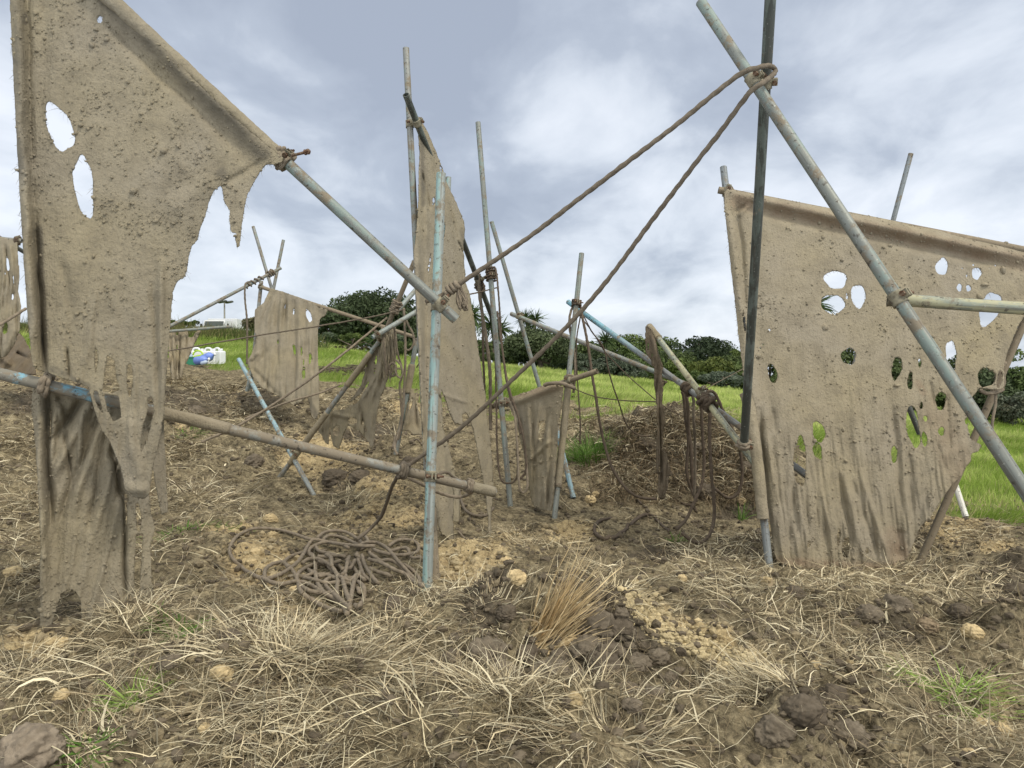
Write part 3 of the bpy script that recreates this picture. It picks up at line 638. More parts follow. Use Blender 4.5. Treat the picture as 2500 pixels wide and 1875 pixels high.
pole('r9', (2205,960,6.6), (2246,1060,6.5), DARK, 'short dark stub seen through the tall oval hole of the right canvas')

def L_(k): return float(np.linalg.norm(POLES[k][1]-POLES[k][0]))
o4.data.materials[0] = steel('blue_flaking_rail', (.24, .24, .21), (.15, .38, .50), .62, .62, zfrom=(L_('p4')-.62, L_('p4')-.50))
o10.data.materials[0] = steel('blue_topped_tube', (.23, .24, .235), (.17, .40, .50), .95, .35, zfrom=(L_('p10')-1.25, L_('p10')-.45))
obf.data.materials[0] = steel('pale_blue_topped_tube', (.24, .26, .25), (.24, .37, .41), .7, .42, zfrom=(.35, .9))
# ------------------------------------------------------------------ clamps
def near_on(key, px, py):
    A, B = POLES[key]; t = np.linspace(0, 1, 2000)[:, None]; p = A*(1-t)+B*t; x, y, _ = proj(p)
    k = int(np.argmin((x-px)**2+(y-py)**2)); return p[k], (B-A)/np.linalg.norm(B-A)
def clamp(ka, kb, px, py, label, m=None, s=1.0):
    pa, da = near_on(ka, px, py); pb, db = near_on(kb, px, py); mid = (pa+pb)/2
    root = empty('scaffold_clamp', mid.tolist()); tag(root, label, 'scaffold clamp', 'scaffold clamps')
    for p, d in ((pa, da), (pb, db)):
        m_ = MB(); th = np.linspace(0, 2*math.pi, 24, endpoint=False); u = np.cross(d, [0, .2, 1.]); u /= np.linalg.norm(u); w = np.cross(d, u)
        prof = [(-.026, .0243), (-.026, .031), (-.018, .029), (0, .0295), (.018, .029), (.026, .031), (.026, .0243)]
        v = np.concatenate([p+d*a*s+(np.cos(th)[:, None]*u+np.sin(th)[:, None]*w)*r for a, r in prof]); n = 24; j = np.arange(n); j2 = (j+1) % n
        q = np.concatenate([np.stack([i*n+j, i*n+j2, (i+1)*n+j2, (i+1)*n+j], -1) for i in range(6)])
        m_.add(v, q).build('band', m or BAND, root)
        # hinged jaw with bolt and nut, pointing up or out
        out = np.array([0.3, -.55, .8]); out = out-d*np.dot(out, d); out /= np.linalg.norm(out); sd_ = np.cross(d, out)
        c = p+out*.038*s
        jaw = MB(); jaw.box(c+sd_*.009, d*.016, sd_*.0035, out*.014); jaw.box(c-sd_*.009, d*.016, sd_*.0035, out*.014); jaw.build('jaw', m or BAND, root, smooth=False, bevel=.002)
        b = MB().tube(np.array([c-sd_*.030, c+sd_*.052]), .0055, 10).build('bolt', RUST, root)
        nu = MB(); nu.tube(np.array([c+sd_*.018, c+sd_*.030]), .0115, 6); o = nu.build('nut', RUST, None, smooth=False); 
        o.parent = b; o.location = (np.array(o.location)-mid).tolist()
        bh = MB(); bh.tube(np.array([c-sd_*.036, c-sd_*.026]), .0115, 6); o = bh.build('bolt_head', RUST, None, smooth=False)
        o.parent = b; o.location = (np.array(o.location)-mid).tolist()
    dv = pb-pa; L = np.linalg.norm(dv); dv = dv/L if L > 1e-6 else np.array([0, 1, 0])
    if L > .03: MB().tube(np.array([pa+dv*.02, pb-dv*.02]), .016, 8).build('swivel', m or BAND, root)
CL = [('p3','p1',1070,748,'rusty clamp joining the thick slanting tube to the teal upright'),('p5','p6',1008,303,'clamp at the top of the tall centre canvas'),
 ('p6','p7',1199,672,'dark clamp where the open ended dark tube meets the tall green grey one'),('r1','r2',1838,200,'clamp inside the rope loop at the top right crossing'),
 ('r3','r1',2184,735,'dusty clamp joining the mottled rail to the thick diagonal tube'),('r5','r4',1776,468,'clamp at the upper left corner of the big right canvas'),
 ('p9','p8',1268,772,'red rusty clamp at the left end of the grey sloping tube'),('p12','p10',1726,985,'muddy clamp where the patched tube crosses the blue ended one'),
 ('p9','p12',1715,955,'muddy clamp at the low end of the grey sloping tube'),('bf','bh',706,1093,'clamp where the pale blue tube crosses the muddy one at left'),
 ('be','bd',637,700,'pale clamp at the top left corner of the back left canvas'),('p4','p1',1046,1163,'clamp holding the low rail to the teal upright'),
 ('r2','p12',1818,1085,'clamp at the foot of the dark tube'),('p13','p14',1387,930,'mud caked clamp at the corner of the small centre canvas'),
 ('p14','p7',1226,984,'muddy clamp at the left end of the short muddy rail'),('ba','bc',664,665,'clamp under the crossed thin tubes at back left'),
 ('bj','bh',925,826,'clamp at the low end of the turquoise tube'),('l1','l2',44,590,'dark clamp at the corner of the far left canvas'),('p13','p10',1412,740,'black lashing clamp at the blue tube end')]
for c in CL: clamp(*c)
pt, dr = near_on('r4', 1842, 1082)
root = empty('pipe_clip', pt.tolist()); tag(root, 'shiny silver pipe clip on the post of the big right canvas', 'pipe clip')
for k in (-.012, .012):
    n_ = MB(); n_.tube(np.array([pt+dr*(k-.006), pt+dr*(k+.006)]), .034, 20); n_.build('band', SILV, root)
MB().box(pt+np.array([-.012, -.035, 0]), (.02, 0, 0), (0, .004, 0), (0, 0, .014)).build('screw_plate', SILV, root, smooth=False, bevel=.002)
# loose bolt at the knotted corner
a = P(712, 380, 3.12); b = P(757, 369, 3.10)
root = empty('long_clamp_bolt', a.tolist()); tag(root, 'long rusty bolt sticking out of the knotted canvas corner', 'bolt')
MB().tube(np.array([a, b]), .0062, 10).build('shank', RUST, root)
for t in (.75, .9): c = a+(b-a)*t; MB().tube(np.array([c-(b-a)*.05, c+(b-a)*.05]), .012, 6).build('nut', RUST, root, smooth=False)
clamp('p3', 'p3', 694, 388, 'greenish clamp at the knotted corner of the left canvas')

def ico_np(sub):
    import bmesh
    bm = bmesh.new(); bmesh.ops.create_icosphere(bm, subdivisions=sub, radius=1)
    v = np.array([x.co[:] for x in bm.verts]); f = np.array([[l.index for l in x.verts] for x in bm.faces]); bm.free(); return v, f
ICO1 = ico_np(1)
# ------------------------------------------------------------------ mud caked canvases
def sd_poly(X, Y, poly):
    p = np.asarray(poly, float); d2 = np.full(X.shape, 1e18); ins = np.zeros(X.shape, bool); n = len(p)
    for i in range(n):
        a = p[i]; b = p[(i+1) % n]; e = b-a; wx = X-a[0]; wy = Y-a[1]
        t = np.clip((wx*e[0]+wy*e[1])/max(e@e, 1e-9), 0, 1); d2 = np.minimum(d2, (wx-e[0]*t)**2+(wy-e[1]*t)**2)
        c = ((a[1] <= Y) & (b[1] > Y)) | ((b[1] <= Y) & (a[1] > Y))
        if abs(e[1]) > 1e-9: ins ^= c & (X < a[0]+(Y-a[1])/e[1]*e[0])
    d = np.sqrt(d2); return np.where(ins, -d, d)
def ell(cx, cy, rx, ry, rot=0, n=20):
    t = np.linspace(0, 2*math.pi, n, endpoint=False); c, s = math.cos(R(rot)), math.sin(R(rot))
    k = 1+.07*np.sin(3*t+cx)+.05*np.sin(5*t+cy)
    return [(cx+a*c-b*s, cy+a*s+b*c) for a, b in zip(rx*k*np.cos(t), ry*k*np.sin(t))]
def cloth(name, outline, holes, dpts, label, m, creases=(), folds=(), h=2.8, thick=.005, darken=(), fray=1.0, seed=1, lump=1.0, cat='torn canvas', group='mud caked canvases', parent=None, sleeves=(), clots=0, csz=1.0, threads=0):
    o = np.array(outline, float); x0, y0 = o.min(0)-h*2; x1, y1 = o.max(0)+h*2
    X, Y = np.meshgrid(np.arange(x0, x1, h), np.arange(y0, y1, h))
    def sdf(X, Y):
        s = sd_poly(X, Y, outline)
        for hh in holes:
            q_ = np.array(hh); k_ = (X > q_[:, 0].min()-14) & (X < q_[:, 0].max()+14) & (Y > q_[:, 1].min()-14) & (Y < q_[:, 1].max()+14)
            if k_.any(): s[k_] = np.maximum(s[k_], -sd_poly(X[k_], Y[k_], hh))
        return s+fray*(vnoise(X/5, Y/5, seed)*1.1+vnoise(X/22, Y/22, seed+9)*1.3)
    S = sdf(X, Y); e = .5; gx = (sdf(X+e, Y)-sdf(X-e, Y))/(2*e); gy = (sdf(X, Y+e)-sdf(X, Y-e))/(2*e); gl = np.hypot(gx, gy)+1e-9
    snap = (np.abs(S) < .62*h); Xs = np.where(snap, X-S*gx/gl, X); Ys = np.where(snap, Y-S*gy/gl, Y); ins = (S < 0) | snap
    # an in-plane sheet: 1/d is affine over the picture
    D = np.array(dpts, float); A = np.stack([np.ones(len(D)), D[:, 0]/1000, D[:, 1]/1000], 1); c = np.linalg.lstsq(A, 1/D[:, 2], rcond=None)[0]
    d = 1/(c[0]+c[1]*Xs/1000+c[2]*Ys/1000); disp = np.zeros_like(d)
    for (ax, ay, bx, by, sg, am) in creases:
        ex, ey = bx-ax, by-ay; L2 = ex*ex+ey*ey; t = np.clip(((Xs-ax)*ex+(Ys-ay)*ey)/L2, 0, 1)
        wob = vnoise(Ys/60+ax, Xs*0+seed, 3)*sg*.7
        r = np.hypot(Xs-ax-ex*t+wob, Ys-ay-ey*t); tp = np.minimum(1, np.minimum(t*5+.35, (1-t)*4+.2))
        disp += am*np.exp(-(r/sg)**2)*tp
    for (ang, lam, am, ya, yb) in folds:
        c_, s_ = math.cos(R(ang)), math.sin(R(ang)); u = Xs*c_+Ys*s_; w = -Xs*s_+Ys*c_
        k = np.clip((Ys-ya)/(yb-ya), 0, 1)**1.2
        f = fbm(u/lam, w/(lam*11), seed+21, 3, .55)
        f = .5-np.abs(f)*2.2
        disp += am*k*f
    disp += lump*(.0026*fbm(Xs/26, Ys/34, seed+3, 5)+.0010*np.clip(lumps(Xs/100, Ys/100, .11, seed, .22)*16, 0, 1)*np.clip(.5+vnoise(Xs/70, Ys/70, seed+5)*2, 0, 1)
             +.0016*np.clip(lumps(Xs/100, Ys/100, .055, seed+7, .3)*30, 0, 1))+.010*fbm(Xs/130, Ys/130, seed+13, 2)
    d = d-disp
    pos = P(Xs, Ys, d); ny, nx = X.shape; id_ = np.arange(ny*nx).reshape(ny, nx)
    a, b, c4, dd = id_[:-1, :-1], id_[:-1, 1:], id_[1:, 1:], id_[1:, :-1]
    k = [ins[:-1, :-1], ins[:-1, 1:], ins[1:, 1:], ins[1:, :-1]]; cnt = sum(x.astype(int) for x in k)
    xm = (Xs[:-1, :-1]+Xs[:-1, 1:]+Xs[1:, 1:]+Xs[1:, :-1])/4; ym = (Ys[:-1, :-1]+Ys[:-1, 1:]+Ys[1:, 1:]+Ys[1:, :-1])/4
    full = (cnt == 4) & (sdf(xm, ym) < .2*h)
    q = np.stack([a, dd, c4, b], -1)[full]; tr = []
    V4 = [a, dd, c4, b]; K4 = [k[0], k[3], k[2], k[1]]
    for i in range(4):
        mm = (cnt == 3) & ~K4[i]; others = [V4[(i+1) % 4], V4[(i+2) % 4], V4[(i+3) % 4]]
        tr.append(np.stack([x[mm] for x in others], -1))
    tr = np.concatenate(tr); used = np.zeros(ny*nx, bool); used[q.ravel()] = True; used[tr.ravel()] = True
    mp = np.cumsum(used)-1; v = pos.reshape(-1, 3)[used]; st_ = np.zeros(ny*nx)
    for (ax, ay, bx, by, sg, am) in darken:  # darker bands and spots along given lines, broken by noise
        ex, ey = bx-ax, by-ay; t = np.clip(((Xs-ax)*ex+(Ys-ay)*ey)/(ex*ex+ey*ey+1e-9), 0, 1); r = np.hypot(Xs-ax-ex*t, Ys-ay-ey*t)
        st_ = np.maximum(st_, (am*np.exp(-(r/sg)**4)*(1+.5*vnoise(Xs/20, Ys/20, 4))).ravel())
    loc = v.mean(0)
    me = mesh_np(name, v-loc, mp[q], mp[tr], attrs={'darken': np.clip(st_[used], 0, 1)})
    ob = link(name, me, m, loc=loc.tolist())
    if parent is not None: ob.parent = parent; ob.location = (loc-np.array(parent.location)).tolist()
    else: tag(ob, label, cat, group)
    md = ob.modifiers.new('thickness', 'SOLIDIFY'); md.thickness = thick; md.offset = 0
    if threads:
        bq = np.concatenate([mp[q], np.repeat(mp[tr][:, :1], 1, 1).repeat(1, 1)*0+0 if False else mp[q][:0]]); e_ = np.concatenate([mp[q][:, [0, 1]], mp[q][:, [1, 2]], mp[q][:, [2, 3]], mp[q][:, [3, 0]], mp[tr][:, [0, 1]], mp[tr][:, [1, 2]], mp[tr][:, [2, 0]]]); e_.sort(axis=1)
        key = e_[:, 0].astype(np.int64)*10**7+e_[:, 1]; uq, ct_ = np.unique(key, return_counts=True); bv = (uq[ct_ == 1]//10**7).astype(int)
        k_ = RNG.choice(bv, threads); a_ = v[k_]; L_n = .008*np.exp(RNG.normal(0, .6, threads))*csz; dr_ = RNG.normal(0, 1, (threads, 3)); dr_[:, 2] -= .5; dr_ /= np.linalg.norm(dr_, axis=1)[:, None]
        t_ = np.linspace(0, 1, 4); pp_ = a_[:, None]-dr_[:, None]*.003+dr_[:, None]*L_n[:, None, None]*t_[None, :, None]+RNG.normal(0, .25, (threads, 1, 3))*L_n[:, None, None]*(t_**2)[None, :, None]; pp_[..., 2] -= (L_n[:, None]*.5)*t_[None]**2
        sd2 = np.cross(dr_, RNG.normal(0, 1, (threads, 3))); sd2 /= np.linalg.norm(sd2, axis=1)[:, None]; wv_ = np.array([1.4, 1, .8, .3])*.0007*csz
        vt = np.stack([pp_-sd2[:, None]*wv_[None, :, None], pp_+sd2[:, None]*wv_[None, :, None]], 2).reshape(-1, 3); b_ = (np.arange(threads)*8)[:, None]; kk = (np.arange(3)*2)[None]
        to = link('loose_threads', mesh_np('loose_threads', vt-loc, np.stack([b_+kk, b_+kk+1, b_+kk+3, b_+kk+2], -1).reshape(-1, 4), attrs={'darken': np.full(len(vt), .5)}), m); to.parent = ob; to['kind'] = 'stuff'
    if clots:
        bm_ = np.array([v.mean(0)]); vv_ = v; nm = len(vv_); kx = vv_[:, 0]*9; kz = vv_[:, 2]*9
        w_ = np.clip(fbm(kx, kz, seed+31, 3)*1.6+.35, .12, 1); k_ = RNG.choice(nm, clots, p=w_/w_.sum())
        v0, f0 = ICO1; nv = len(v0); sz_ = .0022*np.exp(RNG.normal(0, .55, clots))*csz; ps = vv_[k_]+RNG.normal(0, .002, (clots, 3)); tc_ = np.array([0, 0, CAMZ])-ps; tc_ /= np.linalg.norm(tc_, axis=1)[:, None]
        ps = ps+tc_*(thick*.5)
        vq = v0[None]*(1+RNG.uniform(-.35, .35, (clots, nv, 1)))*RNG.uniform(.6, 1.5, (clots, 1, 3))*sz_[:, None, None]+ps[:, None]
        fq = f0[None]+(np.arange(clots)*nv)[:, None, None]
        co = link('mud_clots', mesh_np('mud_clots', vq.reshape(-1, 3)-loc, tris=fq.reshape(-1, 3), attrs={'darken': np.zeros(clots*nv)}), m); co.parent = ob; co['kind'] = 'stuff'
    for (pts, r) in sleeves:
        pp = resample(np.array([P(*x) for x in pts]), .008); s = np.arange(len(pp))*.008
        sl_ = MB(); n = len(pp); sides = 18; vv, qq, tt = tube_np(pp, r, sides)
        k = vv[:n*sides].reshape(n, sides, 3); cen = k.mean(1, keepdims=True); th = np.arange(sides)[None]
        ns = 1+.16*fbm(s[:, None]*14+0*th, th*.9, seed, 3)+.10*fbm(s[:, None]*60+0*th, th*3.1, seed+3, 3)+.10*np.clip(np.sin(s[:, None]*23+th*.35+3*np.sin(s[:, None]*7)), .6, 1)
        vv[:n*sides] = (cen+(k-cen)*ns[..., None]).reshape(-1, 3)
        sl_.add(vv, qq, tt); so = sl_.build('hem_sleeve', m, None); so.parent = ob; so.location = (np.array(so.location)-loc).tolist()
    return ob
def resample(p, step):
    """smooth curve through the points at an even spacing"""
    p = np.asarray(p, float)
    if len(p) > 2:
        e = np.concatenate([[2*p[0]-p[1]], p, [2*p[-1]-p[-2]]]); out = []
        for i in range(1, len(e)-2):
            t = np.linspace(0, 1, 12, endpoint=False)[:, None]; a, b, c, d = e[i-1], e[i], e[i+1], e[i+2]
            out.append(.5*((2*b)+(c-a)*t+(2*a-5*b+4*c-d)*t**2+(3*b-a-3*c+d)*t**3))
        p = np.concatenate(out+[p[-1:]])
    s = np.concatenate([[0], np.cumsum(np.linalg.norm(np.diff(p, axis=0), axis=1))]); n = max(2, int(s[-1]/step)+1)
    t = np.linspace(0, s[-1], n); return np.stack([np.interp(t, s, p[:, i]) for i in range(3)], 1)

# lower sheet of the left structure first (it hangs behind the rail)
cloth('lower_torn_canvas', [(88,930),(150,945),(215,960),(250,965),(398,1000),(400,1060),(404,1130),(409,1250),(395,1255),(383,1200),(372,1130),(360,1170),(368,1250),(378,1290),(366,1330),(370,1420),(376,1450),(345,1462),(318,1470),(298,1488),(270,1492),(232,1508),(216,1536),(200,1532),
   (198,1470),(187,1446),(170,1438),(150,1448),(138,1480),(124,1535),(98,1530),(99,1440),(98,1380),(101,1340),(97,1260),(92,1150),(86,1060),(78,1000),(80,940)],
   [[(330,1230),(338,1225),(346,1260),(342,1300),(334,1296)],[(332,1302),(350,1302),(345,1370),(340,1462),(326,1466),(328,1380)],[(303,1205),(311,1205),(312,1260),(309,1300),(306,1280)],[(122,1002),(127,1005),(124,1080),(120,1060)]],
   [(88,930,3.05),(400,1000,3.22),(100,1520,2.98),(370,1440,3.15)], 'lower canvas with deep drapes hanging below the blue ended rail at left', MUD,
   creases=[(232,965,120,1180,11,.030),(215,970,118,1090,9,-.024),(245,985,150,1270,11,-.028),(258,1000,175,1250,10,.024),(262,1040,215,1290,9,-.024),(285,1100,230,1300,9,.02),(140,965,165,1030,10,-.026),(165,1030,200,970,10,-.026),(145,990,165,1060,9,.022),
            (112,940,122,1300,10,-.045),(95,940,104,1500,14,.04),(300,1200,308,1480,6,-.04),(268,1080,300,1230,10,-.05),(135,1000,120,1150,7,.03),(155,1010,175,1180,6,-.025),(205,1000,190,1150,6,.03)],
   folds=[(14, 40, .014, 940, 1000), (2, 24, .008, 1100, 1500)], seed=5, clots=1300, threads=1200, darken=[(110,1530,230,1530,40,.5)], thick=.0045)
cloth('left_torn_canvas', [(22,-70),(218,-70),(292,0),(350,60),(398,104),(470,192),(552,270),(620,330),(672,371),(692,386),(690,396),(672,402),(648,402),(636,418),(622,440),(604,474),(594,520),(588,572),(585,600),(579,604),(574,582),(578,570),(564,566),(560,540),(562,515),(548,492),(543,462),(539,452),
   (522,466),(510,492),(503,520),(488,560),(482,585),(466,604),(460,630),(456,660),(450,676),(432,688),(422,712),(417,770),(410,850),(406,905),(403,950),(400,1005),(388,1085),(372,1140),(364,1205),(352,1217),(334,1214),(318,1210),(306,1192),(298,1150),(270,1082),(246,1042),(232,1004),(216,944),(190,934),(150,922),(118,910),(86,900),(78,880),(70,790),(60,650),(50,480),(40,300),(30,100)],
   [ell(145,311,30,62,-22,28),ell(205,455,24,77,-7,28),ell(244,48,7,10,10),[(262,866),(280,880),(284,915),(293,952),(272,962),(250,955),(256,905)],[(231,848),(238,852),(240,880),(233,920),(230,880)],ell(317,925,8,42,0),
    [(253,962),(291,966),(296,1020),(278,1030),(262,1001)],[(228,950),(240,956),(252,1010),(240,995),(230,975)],[(360,972),(372,968),(376,1005),(360,1078),(344,1105),(341,1078),(349,1035),(362,1000)]],
   [(22,-60,2.90),(690,388,3.12),(85,925,2.93),(350,1205,2.98),(400,950,3.05)], 'huge torn canvas with two oval holes filling the upper left', MUD,
   creases=[(34,-60,84,920,17,.050),(62,-60,84,560,9,-.018),(80,520,110,915,9,-.036),(85,640,112,920,6,-.024),(120,-20,96,300,16,-.012),(290,20,660,380,16,.030),(250,40,620,400,14,-.022),(640,395,545,450,8,-.012),(530,440,400,520,24,.012),
            (163,850,168,925,4,-.02),(375,700,385,960,10,-.018),(395,640,395,1000,8,.02),(150,640,170,760,12,-.012),(240,700,205,900,10,.012),(320,1020,340,1190,14,.02),(305,1190,360,1200,16,.018)],
   folds=[(4, 60, .010, 500, 900), (2, 26, .008, 800, 1000)], seed=2, clots=3800, threads=2600, darken=[(260,0,640,372,22,.8),(45,-60,50,420,14,.6),(96,560,112,920,9,1),(57,42,60,50,12,1),(35,146,37,150,7,.9),(541,424,546,430,14,1),(320,1205,355,1210,9,.8),(130,900,215,945,8,.8)], thick=.0045,  # darker hem and spots; shade of left groove and top left recess painted in
   sleeves=[([(190,-76,2.93),(300,27,2.97),(420,139,3.03),(560,269,3.09),(660,362,3.14),(692,391,3.16)], .0285)])
cloth('centre_torn_canvas', [(1030,300),(1038,312),(1056,352),(1075,400),(1090,446),(1115,500),(1131,542),(1134,562),(1131,600),(1133,640),(1136,690),(1145,715),(1158,790),(1171,880),(1185,971),(1188,1016),(1197,1084),(1201,1129),(1204,1197),(1199,1240),(1197,1280),(1201,1312),(1221,1332),(1200,1331),(1176,1334),(1192,1310),(1193,1260),(1187,1211),(1178,1161),(1167,1107),(1156,1052),(1146,1020),(1138,1006),
   (1126,1012),(1130,1036),(1110,1034),(1098,1010),(1092,985),(1076,950),(1080,1040),(1099,1107),(1108,1152),(1113,1170),(1107,1210),(1104,1265),(1108,1325),(1100,1322),(1074,1298),(1066,1262),(1060,1200),(1046,1150),(1034,1107),(1029,971),(1024,881),(1017,745),(1013,690),(1011,615),(1017,560),(1022,502),(1024,366),(1022,330)],
   [ell(1050,636,2.5,16,4),ell(1046,655,2,10,2),ell(1058,492,3,11,8),ell(1084,560,3,18,2),ell(1076,412,4,10,-10)],
   [(1036,312,5.35),(1133,560,6.35),(1015,900,5.1),(1190,1000,5.75),(1100,1300,4.85)], 'tall narrow canvas behind the bright teal upright', MUD,
   creases=[(1018,560,1030,1120,7,.05),(1034,620,1042,1200,4,-.03),(1030,420,1050,520,4,-.05),(1036,400,1042,620,4,.03),(1095,500,1120,600,3,-.035),(1118,590,1130,620,3,-.04),(1098,640,1118,700,3,-.015),(1060,950,1100,1010,5,-.02),(1070,960,1146,985,4,.02),(1052,1000,1075,1290,6,-.025),
            (1080,960,1100,1030,5,.02),(1085,1080,1095,1300,6,.02)],
   folds=[(-3, 26, .018, 560, 1100), (-10, 22, .012, 950, 1200)], seed=3, h=2.8, clots=1400, threads=1300, csz=1.4, thick=.008, darken=[(1030,330,1032,500,6,1),(1128,560,1130,600,6,.6),(1018,650,1022,700,8,.5)], fray=1.4)
cloth('small_centre_canvas', [(1236,972),(1262,965),(1293,956),(1320,944),(1345,936),(1376,944),(1372,980),(1363,1040),(1359,1107),(1352,1197),(1347,1246),(1330,1247),(1307,1240),(1298,1222),(1288,1152),(1271,1072),(1256,1016),(1242,990)],
   [[(1314,1030),(1330,1025),(1333,1050),(1322,1080),(1314,1070)]],
   [(1239,971,6.62),(1363,950,6.36),(1300,1235,6.5),(1350,1240,6.4)], 'small funnel shaped canvas tied between short posts right of centre', MUD_R,
   creases=[(1268,1000,1290,1180,4,-.03),(1290,990,1300,1200,4,.03),(1300,985,1305,1130,3,-.025),(1318,985,1300,1110,4,.03),(1340,1000,1320,1120,5,-.03),(1345,1075,1290,1125,4,.03),(1325,1090,1340,1240,5,-.03),(1336,1050,1330,1240,5,.03),(1250,985,1375,935,9,.04)],
   folds=[(3, 18, .03, 960, 1050)], h=3.0, seed=4, clots=300, threads=500, csz=1.6, thick=.008, darken=[(1240,968,1370,944,12,.5)], lump=.7)
cloth('back_left_canvas', [(660,704),(690,712),(740,730),(799,757),(793,770),(781,778),(776,805),(775,857),(778,911),(779,950),(780,1001),(772,1025),(761,1019),(756,989),(751,968),(736,980),(715,989),(675,965),(639,947),(618,920),(606,893),(605,878),(613,868),(625,835),(627,820),(621,811),(623,757),(645,739),(655,716)],
   [ell(754,771,6,17,-18),ell(696,748,2,8,10),ell(717,762,2,8,6),ell(757,875,4,14,4),ell(741,911,4,16,2),ell(719,855,4,15,-8),ell(736,860,3,12,3),ell(679,835,3,6,0),ell(741,885,2,9,0)],
   [(660,704,9.7),(799,757,9.5),(606,893,9.3),(780,1000,9.2)], 'back left canvas gathered under a sloping rail', MUD,
   creases=[(690,725,680,830,3,.04),(700,730,694,780,3,-.03),(665,720,630,800,4,-.03),(672,722,650,800,4,.03),(720,735,718,850,3,-.03),(730,740,728,980,3,.02),(745,740,744,900,3,-.02),(612,880,630,860,4,.04),(615,900,700,990,6,-.03),(625,890,660,850,5,-.02),(760,900,765,1010,4,.02)],
   folds=[(2, 15, .035, 690, 740), (-8, 18, .02, 850, 950)], h=2.8, seed=6, thick=.012, lump=1.5, darken=[(660,710,800,762,9,.4),(752,980,775,1020,8,1)])
cloth('shredded_small_canvas', [(922,852),(935,840),(959,799),(968,815),(971,845),(959,881),(944,926),(941,947),(927,971),(922,1001),(916,1047),(912,1090),(906,1096),(901,1080),(897,1075),(889,1062),(876,1050),(862,1045),(850,1038),(838,1062),(828,1096),(814,1089),(808,1066),(806,1038),(803,1050),(803,1086),(794,1080),(786,1062),(776,1048),(799,1007),(811,1003),(841,998),(858,990),(871,985),(886,965),(896,945),(903,925),
   (880,962),(852,984),(880,945),(891,911),(896,885),(900,872),(910,862)],
   [ell(861,1028,12,9,0),ell(886,1032,3,9,0),ell(822,1052,9,13,0),ell(893,1050,3,10,0),ell(918,880,3,12,5),ell(915,905,2,9,5)],
   [(930,845,7.45),(960,880,7.3),(800,1007,7.65),(910,1090,7.45)], 'shredded canvas stretched out low left of the centre canvas', MUD,
   creases=[(940,860,905,990,3,.03),(950,860,925,960,3,-.02),(910,900,870,980,3,-.02),(930,900,885,975,3,.02),(880,1000,900,1080,5,-.03),(815,1010,860,1020,5,.03)],
   folds=[(8, 12, .03, 800, 860)], h=2.6, seed=7, thick=.01, lump=1.3)
cloth('hanging_rag', [(1577,797),(1590,806),(1600,835),(1606,856),(1612,876),(1620,896),(1616,912),(1616,926),(1629,932),(1618,945),(1616,983),(1621,1005),(1625,1032),(1618,1060),(1615,1096),(1627,1108),(1636,1145),(1643,1160),(1630,1163),(1632,1188),(1626,1202),(1621,1219),(1612,1219),(1605,1198),(1608,1169),(1602,1135),(1603,1096),(1607,1048),(1605,1000),(1603,983),(1598,926),(1598,904),(1589,878),(1578,861),(1576,829)],
   [ell(1582,846,3,10,0),ell(1592,868,2,5,20),ell(1610,1145,2,12,0)],
   [(1577,797,6.2),(1620,896,6.1),(1605,1198,6.0),(1640,1160,5.95)], 'long dark rag hanging from the mud capped tube end', MUD_D, group='mud caked canvases',
   creases=[(1604,960,1610,1190,3,.05),(1611,1000,1616,1180,3,-.05),(1590,820,1612,900,4,.03)], folds=[(2, 12, .05, 800, 900)], h=2.4, seed=8, thick=.01, fray=2.2)
